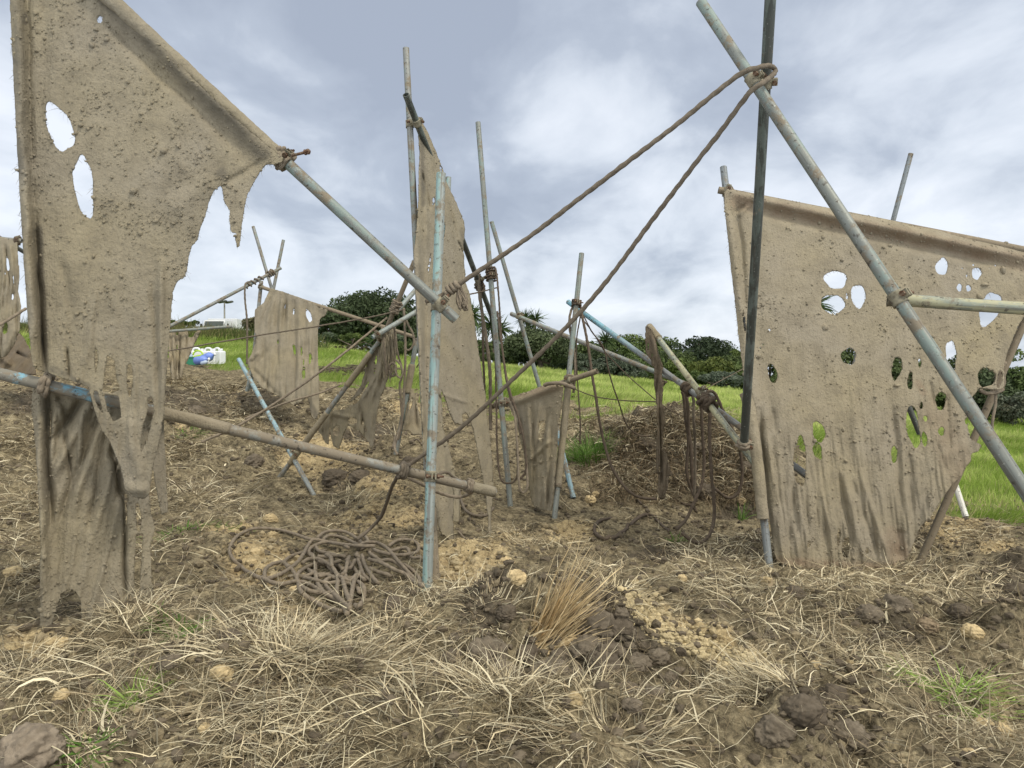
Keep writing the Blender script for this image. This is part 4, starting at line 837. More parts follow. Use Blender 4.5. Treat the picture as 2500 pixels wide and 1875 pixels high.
cloth('big_right_canvas', [(1768,470),(1776,462),(1787,464),(1850,476),(1917,488),(2000,504),(2062,517),(2150,533),(2242,554),(2380,578),(2500,603),(2580,622),(2560,680),(2502,770),(2485,797),(2460,856),(2453,885),(2450,905),(2452,945),(2440,952),(2415,950),(2390,948),(2370,975),(2359,1000),(2362,1044),(2369,1072),(2396,1087),(2388,1102),(2370,1108),(2370,1125),(2362,1134),(2348,1160),(2322,1186),(2297,1221),(2272,1261),(2248,1284),(2226,1334),(2214,1366),(2187,1372),(2184,1392),(2140,1394),(2082,1388),(2038,1396),(1970,1396),(1933,1384),(1898,1372),(1891,1350),(1884,1300),(1874,1220),
   (1862,1120),(1852,1060),(1842,1000),(1828,950),(1814,900),(1803,820),(1796,748),(1787,675),(1776,567),(1769,513)],
   [ell(2040,683,28,22,8),ell(2033,743,30,24,10),ell(2095,723,18,29,-5),ell(2067,724,3,8,-8),ell(2299,651,15,21,10),ell(2384,668,12,15,5),ell(2342,702,6,10,0),ell(2364,704,6,8,0),ell(2360,673,3,5,0),ell(2376,647,2.5,2.5),ell(2430,648,2.5,2.5),ell(2349,655,2,2),ell(2415,654,2,2),
    ell(2416,754,24,44,22),ell(2072,870,19,21,0),ell(1886,912,11,25,-14),ell(2189,899,12,29,10),ell(2245,887,4,12,0),[(2220,905),(2228,910),(2228,938),(2226,950),(2217,950),(2214,930)],ell(2322,868,13,38,-4),ell(2408,921,23,23,0),ell(2440,925,7,22,10),ell(2297,978,14,23,4),ell(2249,990,4,9,0),ell(2259,1022,5,8,0),ell(2298,1053,8,11,0),ell(2229,1042,16,53,-8),
    ell(2257,1072,7,19,-8),ell(2183,1109,8,21,0),ell(1999,1055,15,26,-14),ell(1996,1102,11,22,-12),ell(1953,1128,16,62,0),ell(2065,1338,10,29,4),ell(2047,1312,4,22,0),ell(1975,1328,5,9,10),ell(2117,1345,5,8,0),ell(1817,788,3,27,-6),ell(1878,806,3,3),ell(1856,850,2,3),ell(1863,842,2,2),ell(2360,1028,5,9,0)],
   [(1770,470,5.12),(2500,603,4.93),(1880,1365,4.60),(2190,1385,4.72),(2500,770,4.9)], 'wide canvas pierced by many oval holes filling the right side', MUD_R,
   creases=[(1785,472,2560,640,12,.045),(1800,505,2560,672,12,-.030),(1770,480,1860,1080,12,.035),(1800,500,1835,930,7,-.03),(1852,1000,1885,1350,6,-.05),(1790,520,1820,500,5,-.02),(1800,530,1830,500,5,.02),
            (2085,1180,2150,1380,7,-0.019),(2100,1150,2175,1380,6,0.017),(2050,1160,2070,1290,6,-0.019),(2000,1180,1990,1380,8,-0.012),(1960,1200,1945,1380,7,0.015),(1940,1160,1925,1340,6,-0.015),(2180,1000,2200,1250,8,-0.014),(2220,1110,2230,1250,7,-0.012),(2290,1120,2240,1280,9,-0.012),
            (1885,1000,1895,1060,7,-0.014),(1930,1060,1935,1200,8,0.012),(2060,1160,2110,1370,6,0.015),(2370,1085,2300,1120,14,0.009),(2290,1080,2310,1160,6,-0.012),(2310,960,2320,1100,6,-0.012),(2270,930,2280,990,5,-0.012),(2200,1290,2190,1370,14,-0.031)],
   folds=[(-7, 20, .022, 880, 1300), (-4, 70, .012, 600, 900)], h=2.7, seed=9, clots=3400, threads=3600, csz=1.35, thick=.0045, darken=[(1800,492,2560,655,20,.75),(2180,1310,2200,1370,26,.8),(2290,1000,2340,1150,40,.35),(1900,1372,2180,1390,14,.8),(2240,935,2255,960,9,.6)],
   sleeves=[([(1820,960,4.84),(1832,1010,4.80),(1848,1120,4.73),(1863,1268,4.66)], .034)])
cloth('far_left_canvas', [(-70,574),(0,578),(42,588),(43,624),(47,667),(44,712),(50,748),(47,808),(35,839),(15,869),(-30,888),(-70,900)],
   [ell(19,645,5,19,-6),ell(33,682,2.4,12,-4),ell(31,725,3,9,4),ell(13,803,7,15,10),ell(1,663,2,4),ell(12,668,2,4)],
   [(-40,580,8.4),(44,588,8.4),(-30,885,8.2),(40,830,8.3)], 'pale canvas hanging at the far left edge of the photo', MUD,
   creases=[(15,600,25,700,3,-.05),(25,600,36,690,3,.04),(40,800,10,870,8,.05)], folds=[(3, 12, .05, 590, 640)], h=2.6, seed=12, thick=.012)
cloth('slumped_dark_canvas', [(-40,915),(-20,880),(10,858),(30,832),(47,813),(58,824),(70,846),(80,870),(88,915)], [],
   [(-30,900,9.6),(47,813,9.8),(80,900,9.3),(20,900,9.2)], 'dark slumped canvas behind the far left one', MUD_D, creases=[(40,860,70,875,4,-.08),(0,870,30,895,6,.08)], folds=[(40, 30, .06, 800, 850)], h=3, seed=13, thick=.015)
cloth('little_back_canvas', [(412,808),(440,807),(458,808),(460,822),(464,824),(472,821),(481,808),(490,804),(488,812),(481,826),(474,842),(462,868),(452,892),(447,905),(441,926),(430,929),(420,928),(415,894),(412,850)], [ell(433,815,4,4,0),ell(432,850,1.5,9,0)],
   [(410,808,12.35),(488,806,12.5),(420,925,12.1),(440,925,12.1)], 'small ragged canvas hanging left of the green crate', MUD_B, creases=[(425,820,428,920,2,.1),(440,820,436,920,2,-.1)], folds=[(2, 9, .10, 800, 830)], h=2.2, seed=14, thick=.015)
cloth('low_muddy_flap', [(1000,955),(1012,960),(1020,1000),(1028,1030),(1034,1060),(1010,1062),(996,1050),(985,1052),(990,1020),(996,990)], [ell(1003,985,4,16,12)],
   [(1005,960,7.7),(1030,1050,7.5),(990,1050,7.5),(1010,1000,7.6)], 'low muddy flap around the dull green post', MUD_B, creases=[(1005,960,990,1050,4,.06),(1012,970,1020,1050,4,-.05)], h=2.6, seed=15, thick=.012)
cloth('fallen_strip', [(1103,1160),(1124,1168),(1120,1220),(1122,1262),(1118,1276),(1107,1270),(1108,1220)], [], [(1105,1165,4.7),(1124,1168,4.75),(1110,1270,4.6),(1120,1270,4.65)], 'short muddy strip hanging under the low rail end', MUD, h=2.6, seed=16, folds=[(3, 8, .03, 1150, 1180)], thick=.008)

# ------------------------------------------------------------------ ropes
def rope(pts, r, label, m=None, name='rope', group='muddy ropes', step=None, tw=.10, world=False, cat='rope', jit=0.0):
    w = np.array(pts, float) if world else np.array([P(*p) for p in pts])
    step = step or max(r*.7, .006); w = resample(w, step)
    if jit: w = w+jit*np.stack([fbm(np.arange(len(w))*step*4+i, np.zeros(len(w)), i*5, 3) for i in range(3)], 1)
    r_ = r*(1+.14*fbm(np.arange(len(w))*step*22, np.zeros(len(w))+len(w), 3, 3))
    mb = MB().tube(w, r_, 9, twist=2*math.pi/(r*5.5)*1.0, tw_amp=tw)
    return tag(mb.build(name, m or ROPE, loc=w[0]), label, cat, group)
rope([(1040,737,3.42),(1078,722,3.45),(1098,708,3.44),(1110,700,3.44),(1126,690,3.42),(1284,584,3.35),(1400,496,3.29),(1525,401,3.22),(1650,306,3.16),(1740,232,3.12),(1809,180,3.09),(1848,166,3.08),(1874,160,3.12),(1890,166,3.22),(1893,174,3.22),(1884,186,3.14),(1862,203,3.06),(1836,220,3.06),(1804,260,3.10),(1754,328,3.16),(1698,398,3.22),(1584,549,3.36),(1470,700,3.46),(1365,816,3.55),(1246,932,3.66),(1125,1044,3.78),(1000,1134,3.84),(983,1148,3.80),(976,1152,3.74)], .0108,
     'thick brown rope looped over the top right crossing and running down to the low rail', name='long_rope', step=.008, jit=.0015)
# stopper knot on the long rope
c0 = P(1104, 704, 3.44); ax = P(1130, 690, 3.42)-P(1078, 722, 3.45); ax /= np.linalg.norm(ax); u = np.cross(ax, [0, 0, 1.]); u /= np.linalg.norm(u); w = np.cross(ax, u)
t = np.linspace(0, 1, 60); kn = c0+ax*(-.035+.07*t)[:, None]+(np.cos(t*20)[:, None]*u+np.sin(t*20)[:, None]*w)*.017
o = rope(kn, .0115, 'fat stopper knot in the rope beside the teal upright', name='rope_knot', world=True, m=ROPE_L, group='rope knots', cat='knot')
# frayed muddy rope end below the knot
mb = MB(); c = P(1122, 700, 3.43)
for i in range(46):
    a = c+RNG.normal(0, .005, 3); b = P(1128+RNG.uniform(-14, 14), 722+RNG.uniform(0, 20), 3.43+RNG.uniform(-.012, .012)); e = P(1128+RNG.uniform(-12, 14), 744+RNG.uniform(-4, 16), 3.43+RNG.uniform(-.015, .015))
    mb.tube(resample(np.array([a, b, e]), .012), .0035, 5)
for i in range(24):
    v0, f0 = IC1 if 'IC1' in globals() else (None, None)
tag(mb.build('frayed_rope_end', ROPE_L), 'frayed mud clotted rope end hanging by the knot', 'rope end', 'muddy ropes')
def wraps(key, pts, turns, r, rr, label, m=None, jit=.003, name='rope_lashing'):
    """a lashing coiled round a tube between two picked pixels"""
    a, d = near_on(key, *pts[0]); b, _ = near_on(key, *pts[1]); d = (b-a)/max(np.linalg.norm(b-a), 1e-6)
    if np.linalg.norm(b-a) < 1e-5: _, d = near_on(key, *pts[0])
    u = np.cross(d, [0.1, .9, .3]); u /= np.linalg.norm(u); w = np.cross(d, u); n = int(turns*16); t = np.linspace(0, 1, n)
    p = a+(b-a)*t[:, None]+(np.cos(t*turns*6.283)[:, None]*u+np.sin(t*turns*6.283)[:, None]*w)*(rr+RNG.normal(0, jit, (n, 1)))
    return rope(p, r, label, m, name, 'rope lashings', world=True, cat='lashing')
wraps('p4', ((976,1143),(994,1148)), 3, .0095, .034, 'rope lashing round the low rail left of the teal upright')
wraps('p4', ((1138,1183),(1152,1187)), 3, .007, .031, 'pale lashing near the right end of the low rail', ROPE_L)
wraps('p4', ((100,934),(122,942)), 4, .009, .036, 'mud caked lashing on the blue end of the low rail', ROPE_L, .007)
wraps('p3', ((676,372),(704,400)), 5, .009, .035, 'thick greenish lashing at the knotted corner of the left canvas', ROPE_L, .006)
wraps('bc', ((640,678),(600,698)), 4, .012, .034, 'brown rope wound round the dark rail at back left', ROPE)
wraps('bc', ((668,664),(655,670)), 3, .013, .04, 'red brown lashing at the crossed thin tubes', ROPE)
wraps('bi', ((972,735),(958,762)), 7, .010, .040, 'thick bundle of rope round the steep muddy tube', ROPE_L, .008)
wraps('p13', ((1392,918),(1386,945)), 5, .012, .034, 'mud caked lashing at the corner post of the small centre canvas', ROPE_L, .006)
wraps('p13', ((1358,1180),(1358,1186)), 2, .008, .028, 'thin ring of rope low on the pale upright', ROPE_L)
wraps('p10', ((1668,948),(1684,960)), 4, .014, .036, 'dark rope coiled round the blue ended tube', ROPE_D, .006)
wraps('p12', ((1718,970),(1738,995)), 5, .015, .042, 'heavy dark lashing at the foot crossing of the patched tube', ROPE_D, .01)
wraps('p14', ((1215,988),(1235,980)), 5, .012, .036, 'muddy lashing at the left end of the short rail', ROPE_L, .008)
wraps('p7', ((1198,655),(1202,685)), 5, .010, .040, 'dark lashing on the tall green grey tube', ROPE_D, .008)
wraps('p13', ((1412,735),(1410,748)), 4, .009, .036, 'black lashing where the blue tube meets the pale upright', ROPE_D, .006)
wraps('r2', ((1818,1078),(1817,1092)), 3, .010, .032, 'twine round the foot of the dark tube', ROPE_L, .006)
wraps('r5', ((1772,467),(1784,470)), 4, .008, .032, 'twine at the top left corner of the big right canvas', ROPE_L, .005)
wraps('l2', ((40,587),(48,588)), 3, .012, .036, 'dark lashing at the far left canvas corner', ROPE_D, .006)
wraps('p6', ((1178,685),(1186,705)), 3, .010, .036, 'rope turns under the dark open ended tube', ROPE_D, .006)
B_ = 'taut thin rope crossing the view from the left canvas to the centre'
for pts, r, lab, m in [
 ([(976,1156,3.80),(966,1172,3.95),(955,1192,4.1),(943,1227,4.3),(930,1262,4.45),(905,1290,4.5),(886,1306,4.45),(870,1318,4.4)], .0105, 'rope dropping from the low rail to the coil on the ground', ROPE),
 ([(-20,800,4.2),(0,794,4.2),(64,753,4.4)], .0085, 'thin taut rope reaching the left canvas from the left edge', ROPE_L),
 ([(405,858,7.5),(621,821,7.4),(880,779,7.3),(984,756,7.2)], .0075, B_, ROPE),
 ([(494,1079,6.2),(600,1029,6.3),(745,935,6.6),(850,854,6.9),(945,776,7.3)], .0105, 'taut rope rising to the right from the ground to the rope bundle', ROPE_L),
 ([(600,1022,6.4),(648,1002,6.6),(715,978,6.9),(781,960,7.2),(828,940,7.5)], .009, 'lower slack rope branching from the taut rising one', ROPE_L),
 ([(612,688,10.6),(603,690,10.4),(598,700,10.3),(598,735,10.3),(603,786,10.3),(603,889,10.3)], .013, 'brown rope hanging straight down from the dark rail at back left', ROPE),
 ([(1171,668,6.8),(1170,700,6.8),(1174,740,6.8),(1180,790,6.8),(1194,881,6.8),(1197,975,6.9),(1198,1050,6.9)], .016, 'thick brown rope hanging left of the tall green grey tube', ROPE),
 ([(1182,680,6.85),(1174,700,6.85),(1177,780,6.85),(1180,880,6.85),(1183,971,6.9),(1186,1050,6.9)], .011, 'second rope hanging beside the thick brown one', ROPE_D),
 ([(1211,655,6.7),(1216,700,6.6),(1222,800,6.6),(1235,926,6.5),(1257,1016,6.4),(1263,1107,6.4),(1262,1165,6.4),(1243,1180,6.4),(1222,1164,6.4),(1214,1084,6.5),(1211,950,6.6),(1209,800,6.7)], .0085, 'thin rope forming a long loop right of the tall green grey tube', ROPE_D),
 ([(1215,760,6.6),(1232,900,6.5),(1246,960,6.4),(1262,1010,6.35),(1278,1070,6.3),(1285,1143,6.3),(1270,1170,6.3)], .010, 'slack rope running down in front of the small centre canvas', ROPE_D),
 ([(1248,980,6.4),(1258,1020,6.35),(1263,1100,6.3),(1267,1180,6.25),(1276,1203,6.25),(1287,1190,6.25),(1286,1150,6.3),(1283,1110,6.3)], .010, 'pale rope loop hanging left of the small centre canvas', ROPE_L),
 ([(1410,745,6.9),(1398,752,6.85),(1391,775,6.8),(1392,810,6.8),(1398,840,6.8),(1404,903,6.7),(1400,960,6.7)], .012, 'rope looped down beside the pale upright', ROPE),
 ([(1420,762,6.9),(1409,819,6.85),(1406,880,6.8),(1411,945,6.8),(1416,1030,6.7),(1416,1085,6.7)], .0065, 'thin cord hanging right of the pale upright', ROPE_D),
 ([(1415,735,6.9),(1422,772,6.8),(1434,840,6.7),(1447,924,6.6),(1460,1008,6.5),(1472,1068,6.5),(1489,1127,6.4),(1510,1169,6.35),(1540,1203,6.3),(1569,1216,6.3),(1604,1218,6.3)], .0125, 'brown rope sweeping from the blue tube end down to the rag foot', ROPE_D),
 ([(1420,760,6.9),(1443,806,6.9),(1472,848,6.9),(1485,903,6.9),(1506,971,7.0),(1531,1038,7.3),(1560,1062,7.5),(1586,1064,7.6)], .0065, 'thin cord curving down to the bank under the rag', ROPE_D),
 ([(1415,770,6.9),(1450,815,6.9),(1489,874,6.9),(1603,979,6.8),(1671,1017,6.8),(1789,1056,6.8)], .0048, 'thin taut cord sloping across the grass from the blue tube end', ROPE_D),
 ([(1392,943,6.5),(1401,949,6.5),(1455,968,6.4),(1519,978,6.3),(1603,981,6.2)], .0048, 'thin sagging cord from the small centre canvas to the rag', ROPE_D),
 ([(1590,1012,7.2),(1671,975,7.2),(1740,940,7.3),(1816,900,7.5)], .0045, 'thin cord rising to the right to the big canvas', ROPE),
 ([(1128,723,6.4),(1175,712,6.6),(1212,703,6.8)], .006, 'short guy line between the centre canvas and the tall green grey tube', ROPE_D),
 ([(1667,955,6.4),(1671,975,6.4),(1675,1030,6.4),(1683,1072,6.4),(1688,1135,6.4),(1692,1200,6.4)], .016, 'thick rope hanging first in the bunch right of the rag', ROPE_D),
 ([(1676,958,6.35),(1680,1000,6.35),(1680,1080,6.4),(1676,1150,6.4),(1688,1195,6.4),(1700,1225,6.35)], .014, 'thick rope hanging second in the bunch right of the rag', ROPE_D),
 ([(1686,955,6.2),(1693,975,6.2),(1694,1030,6.2),(1696,1100,6.3),(1697,1165,6.3),(1694,1210,6.3)], .012, 'lighter rope hanging third in the bunch right of the rag', ROPE),
 ([(1706,975,6.25),(1712,995,6.2),(1715,1072,6.2),(1718,1130,6.2),(1714,1180,6.15),(1700,1215,6.1),(1687,1242,6.05),(1675,1268,6.0),(1652,1294,5.85)], .013, 'rope hanging fourth in the bunch and curling left onto the soil', ROPE_D),
 ([(1726,980,6.0),(1733,1000,5.95),(1732,1072,5.9),(1736,1156,5.8),(1743,1219,5.75),(1742,1270,5.7),(1731,1308,5.55),(1708,1326,5.45),(1687,1318,5.45),(1665,1302,5.5)], .0135, 'rope hanging rightmost in the bunch and curling on the near soil', ROPE_D),
 ([(1726,955,6.3),(1745,960,6.3),(1768,1008,6.3),(1784,1042,6.3),(1804,1093,6.3),(1812,1156,6.3),(1801,1203,6.3),(1776,1216,6.3),(1746,1194,6.3)], .013, 'rope arching over to the big right canvas post and looping back', ROPE_D),
 ([(987,752,7.2),(989,807,7.2),(989,878,7.2),(986,963,7.2),(983,1006,7.2),(976,1048,7.2),(964,1091,7.1),(970,1110,7.0)], .012, 'muddy rope hanging straight through the bundle left of the centre canvas', ROPE_L),
 ([(990,775,7.2),(998,795,7.2),(1009,816,7.2),(1010,839,7.2),(998,855,7.2),(986,850,7.2)], .011, 'rope loop sticking out right of the bundle', ROPE_L),
 ([(962,790,7.1),(966,830,7.1),(973,870,7.1),(980,895,7.1),(981,921,7.1),(975,940,7.1),(979,980,7.1),(980,1035,7.1),(972,1075,7.1)], .010, 'second rope hanging in the bundle left of the centre canvas', ROPE),
 ([(951,905,7.1),(957,918,7.1),(965,914,7.1),(967,897,7.1),(960,886,7.1),(951,892,7.1),(949,903,7.1)], .012, 'ring of rope in the bundle left of the centre canvas', ROPE),
 ([(968,878,7.05),(978,890,7.05),(984,908,7.05),(978,922,7.05),(968,912,7.05),(966,890,7.05)], .010, 'smaller ring of rope beside the first one', ROPE_L),
 ([(934,800,7.0),(938,839,7.0),(941,884,7.05),(944,915,7.1)], .012, 'twisted pale rope hanging over the shredded canvas', ROPE_L),
 ([(1106,1320,4.75),(1112,1345,4.6),(1117,1372,4.45),(1131,1396,4.35),(1144,1398,4.3),(1147,1384,4.3)], .0075, 'muddy string trailing from the centre canvas foot', ROPE_L),
 ([(1120,1296,4.9),(1144,1323,4.85),(1160,1330,4.8),(1178,1333,4.75)], .0055, 'muddy cord on the ground left of the fallen canvas tip', ROPE_L),
 ([(1000,1166,3.9),(1030,1182,3.95),(1080,1205,4.1),(1120,1214,4.15),(1148,1204,4.1),(1160,1190,4.05)], .009, 'rope loop slung under the low rail right of the teal upright', ROPE_L),
 ([(1066,1160,4.1),(1090,1153,4.15),(1110,1166,4.2),(1125,1172,4.2)], .008, 'rope arching over the low rail right of the teal upright', ROPE),
 ([(1330,940,6.3),(1345,936,6.25),(1372,936,6.2),(1392,943,6.15),(1402,948,6.2)], .017, 'thick mud caked rope tied over the small centre canvas', ROPE_L),
 ([(1240,950,6.7),(1262,1000,6.6),(1270,1060,6.5)], .007, 'thin cord crossing the edge of the small centre canvas', ROPE_D)]:
    rope(pts, r, lab, m, jit=.006)
def ground_rope(px, r, label, m, lift=.012, **k):
    w = []
    for (x, y) in px: p = G(x, y, r*.8+lift*.5, smooth=False); w.append(p)
    w = resample(np.array(w), .02); w[:, 2] = np.maximum(w[:, 2], gz(w[:, 0], w[:, 1])+r*.5)
    return rope(w, r, label, m, world=True, **k)
ground_rope([(1495,1265),(1466,1271),(1452,1285),(1454,1302),(1475,1315),(1504,1310),(1528,1292),(1555,1266),(1579,1256),(1603,1262)], .014, 'rope loop lying on bare soil in front of the rag', ROPE_D)
ground_rope([(1600,1266),(1618,1284),(1635,1299)], .012, 'short rope end lying right of the ground loop', ROPE_D)
ground_rope([(1644,1215),(1671,1231),(1692,1234),(1700,1250)], .013, 'dark rope lying on soil under the hanging bunch', ROPE_D)
ground_rope([(1540,1203),(1555,1218),(1566,1230)], .012, 'rope tail lying on soil left of the rag foot', ROPE_D)
ground_rope([(958,1092),(990,1060),(1015,1050),(1028,1070)], .011, 'rope lying on the soil left of the centre canvas', ROPE)
ground_rope([(1120,1195),(1130,1235),(1150,1255),(1185,1258),(1205,1240)], .012, 'rope loop lying behind the fallen canvas strips', ROPE)
ground_rope([(1010,1075),(1030,1085),(1048,1095)], .01, 'short rope piece beside the centre canvas foot', ROPE)
# the heap of rope
ST = [[(1440,170),(1470,160),(1520,200),(1500,260),(1440,300)],
 [(1600,330),(1450,340),(1250,290),(1100,240),(960,215),(900,280),(850,400),(780,490),(640,570),(480,610),(380,590),(230,500),(120,390),(90,300),(130,200),(220,130),(360,85),(560,95),(740,140),(900,200),(1000,215)],
 [(420,610),(520,650),(640,665),(780,640),(930,670),(1080,760),(1220,840),(1340,930)],
 [(640,450),(720,510),(790,620),(830,750),(960,850),(1100,920),(1240,950)],
 [(450,590),(460,520),(540,470),(640,450),(700,500)],
 [(640,440),(720,380),(850,345),(940,370),(970,450),(970,540),(860,580),(700,580)],
 [(980,270),(1020,330),(1150,360),(1290,410),(1370,480),(1430,560),(1490,620)],
 [(1000,190),(1080,130),(1200,110),(1320,130),(1420,200),(1470,290)],
 [(1060,210),(1120,160),(1250,170),(1350,230),(1440,310)],
 [(840,480),(900,440),(1000,440),(1090,480),(1170,540),(1210,620),(1200,750),(1240,860),(1310,980)],
 [(980,560),(1000,660),(1060,750),(1180,830)],
 [(1180,580),(1090,620),(1090,690),(1160,770),(1300,870),(1350,930)],
 [(1430,560),(1390,620),(1360,730),(1330,890)],
 [(1420,660),(1480,700),(1480,800),(1440,890),(1390,890)],
 [(1440,310),(1500,260),(1620,260),(1720,330),(1820,440),(1930,540),(2040,640),(2090,690)],
 [(1740,280),(1830,210),(1950,200),(2040,240),(2040,320),(1960,370),(1800,400),(1620,370),(1580,330)],
 [(1750,330),(1850,300),(1930,310),(1960,360)],
 [(1460,370),(1500,500),(1560,580),(1630,650)],
 [(1410,330),(1430,440),(1480,560),(1600,650)],
 [(1530,490),(1650,510),(1800,550),(1930,590),(2040,660)],
 [(1640,500),(1740,470),(1850,500),(1960,600)],
 [(1540,540),(1650,560),(1760,610)],
 [(1960,390),(2050,400),(2110,420)],
 [(1900,460),(1990,520),(2050,600),(2070,680)],
 [(1200,440),(1260,520),(1290,600),(1200,600),(1100,560),(1010,580)],
 [(1330,470),(1290,580),(1250,610)],[(1260,640),(1300,740),(1340,850)],
 [(860,620),(1000,640),(1100,660),(1240,650),(1380,680),(1440,760)],
 [(1000,400),(1150,400),(1290,420)],[(1540,340),(1620,420),(1690,460)],[(900,500),(960,560),(1060,560),(1180,540)],[(1090,430),(1140,480),(1150,540)],[(1230,620),(1330,640),(1400,600)],[(1250,560),(1330,540),(1390,480)]]
cx_, cy_ = 1180, 520
for k_ in range(3):
    a0 = RNG.uniform(0, 6.28); ra = RNG.uniform(170, 420); rb = ra*RNG.uniform(.45, .75); ox = cx_+RNG.normal(0, 130); oy = cy_+RNG.normal(0, 70)
    ST.append([(ox+ra*math.cos(a0+t_)*(1+.12*math.sin(3*t_+k_)), oy+rb*math.sin(a0+t_)*(1+.1*math.cos(2*t_+k_))) for t_ in np.linspace(0, 4.9, 12)])
mb = MB(); order = list(range(len(ST))); cpt = P(540+1300/4.254, 1270+520/4.254, 4.0)
for k, s in enumerate(ST):
    li = .008+.012*((k*7) % 5)/4
    w = np.array([G(540+x/4.254, 1270+y/4.254, .012+li) for x, y in s])
    w = resample(w, .008)
    ds = np.hypot(w[:, 0]-G(860, 1385)[0], (w[:, 1]-G(860, 1385)[1])*.9)
    w[:, 2] = np.maximum(w[:, 2]+.0*ds, gz(w[:, 0], w[:, 1])+.009)
    tt = np.linspace(0, 1, len(w)); w[:, 2] += .005*np.sin(tt*math.pi*2+k)+.010*np.exp(-(ds/.32)**2)*((k*5) % 6)
    mb.tube(w, .0102, 9, twist=2*math.pi/(.0102*5.5), tw_amp=.10)
loc = G(860, 1385)
tag(mb.build('rope_heap', ROPE_L, loc=loc), 'big loose heap of brown rope on the soil left of the teal upright', 'rope heap')
# fibres fraying below the rope bundle
mb = MB()
for i in range(60):
    x = RNG.uniform(938, 968); a = P(x, RNG.uniform(795, 825), 7.25+RNG.uniform(-.04, .04)); b = P(x+RNG.normal(-2, 4), RNG.uniform(850, 880), 7.25+RNG.uniform(-.05, .05)); c = P(x+RNG.normal(-5, 7), RNG.uniform(890, 935), 7.25)
    mb.tube(resample(np.array([a, b, c]), .03), .0045, 5)
tag(mb.build('frayed_fibre_bundle', MUD), 'bundle of frayed fibres hanging from the muddy tubes left of centre', 'frayed fibre')
# muddy strands across the right canvas edge
for pts, r, lab in (([(2455,885,4.9),(2440,905,4.88),(2432,930,4.88),(2428,950,4.87),(2436,962,4.86)], .012, 'mud coated strand beside the leaning post'),
                    ([(2392,952,4.85),(2410,960,4.84),(2432,958,4.84),(2448,950,4.86)], .012, 'mud coated strand across the gap by the leaning post'),
                    ([(2432,960,4.86),(2430,990,4.85),(2424,1020,4.84),(2421,1050,4.84)], .009, 'mud coated strand dangling from the leaning post'),
                    ([(2448,905,4.88),(2452,930,4.88),(2444,955,4.88)], .010, 'short mud coated strand on the leaning post')):
    rope(pts, r, lab, MUD_R if False else ROPE_L, name='muddy_strand', group='muddy strands', cat='strand', jit=.006)

def coat(key, a, b, r, label=None, m=None, seed=1):
    pa, _ = near_on(key, *a); pb, _ = near_on(key, *b); pp = resample(np.array([pa, pb]), .02); n = len(pp); s = np.arange(n)*.02; sides = 16
    vv, qq, tt = tube_np(pp, r, sides); k = vv[:n*sides].reshape(n, sides, 3); cen = k.mean(1, keepdims=True); th = np.arange(sides)[None]
    ns = 1+.14*fbm(s[:, None]*12+0*th, th*.8, seed, 3)+.07*np.clip(np.sin(s[:, None]*17+th*.4+2*np.sin(s[:, None]*5)), .5, 1)
    vv[:n*sides] = (cen+(k-cen)*ns[..., None]).reshape(-1, 3)
    mb = MB(); mb.add(vv, qq, tt); return tag(mb.build('mud_crust', m or MUD), label, 'mud crust', 'dried mud on the tubes')
coat('p12', (1584,795), (1606,828), .031, 'brown mud cap wrapped on the tip of the patched tube', MUD_B, 3)
coat('p13', (1389,925), (1361,1190), .030, 'dried mud coating the lower half of the pale upright', MUD, 5)
coat('bh', (845,940), (905,862), .030, 'mud crust on the upper half of the muddy tube at left', MUD_B, 6)
coat('bh', (705,1130), (800,1008), .029, 'mud crust on the lower half of the muddy tube at left', MUD_B, 7)
coat('p4', (396,1000), (560,1045), .0262, 'thin mud coat on the low rail just right of the torn canvas', MUD_B, 8)
coat('p4', (1150,1187), (1206,1201), .0275, 'mud crust on the right tip of the low rail', MUD, 9)
coat('bl', (992,960), (1006,890), .034, 'mud clump on the dull green post', MUD_B, 10)
# ------------------------------------------------------------------ plastic containers on the hill
PW = plain('milky_white_plastic', (.72, .74, .74), .45, .4, .10, 8); PG = plain('green_plastic', (.03, .22, .12), .45, .4, .25, 8)
PL = plain('lime_plastic', (.42, .62, .05), .45, .4, .2, 8); PB = plain('blue_plastic', (.16, .25, .62), .35, .5, .25, 8); PC = plain('pale_blue_plastic', (.42, .50, .62), .3, .5, .2, 8)
def at(px, py, d=15.5):
    p = P(px, py, d); p[2] = float(gz(p[0], p[1])); return p
def jerrycan(px, label, ry=0, w=.15, hh=.36):
    b = at(px, 884); top = P(px, 850, 15.5)[2]; b[2] = min(b[2], top-hh*.9); b[2] = top-hh
    r = empty('jerrycan', b.tolist()); tag(r, label, 'jerrycan', 'white jerrycans')
    c, s = math.cos(ry), math.sin(ry); X = np.array([c, s, 0]); Y = np.array([-s, c, 0]); Z = np.array([0, 0, 1])
    MB().box(b+Z*hh*.42, X*w, Y*w*.7, Z*hh*.42).build('can_body', PW, r, smooth=False, bevel=.03)
    hnd = resample(np.array([b+Z*hh*.82-X*w*.75, b+Z*hh*.98-X*w*.5, b+Z*hh*.98+X*w*.1, b+Z*hh*.82+X*w*.3]), .02); MB().tube(hnd, .022, 8).build('handle', PW, r)
    MB().tube(np.array([b+Z*hh*.82+X*w*.6, b+Z*hh*.97+X*w*.6]), .032, 12).build('cap', PW, r)
jerrycan(483, 'left white jerrycan of the pair behind the lime container', .1)
jerrycan(512, 'middle white jerrycan next to the rightmost one', -.1)
jerrycan(533, 'rightmost white jerrycan standing in the grass', -.35, .13)
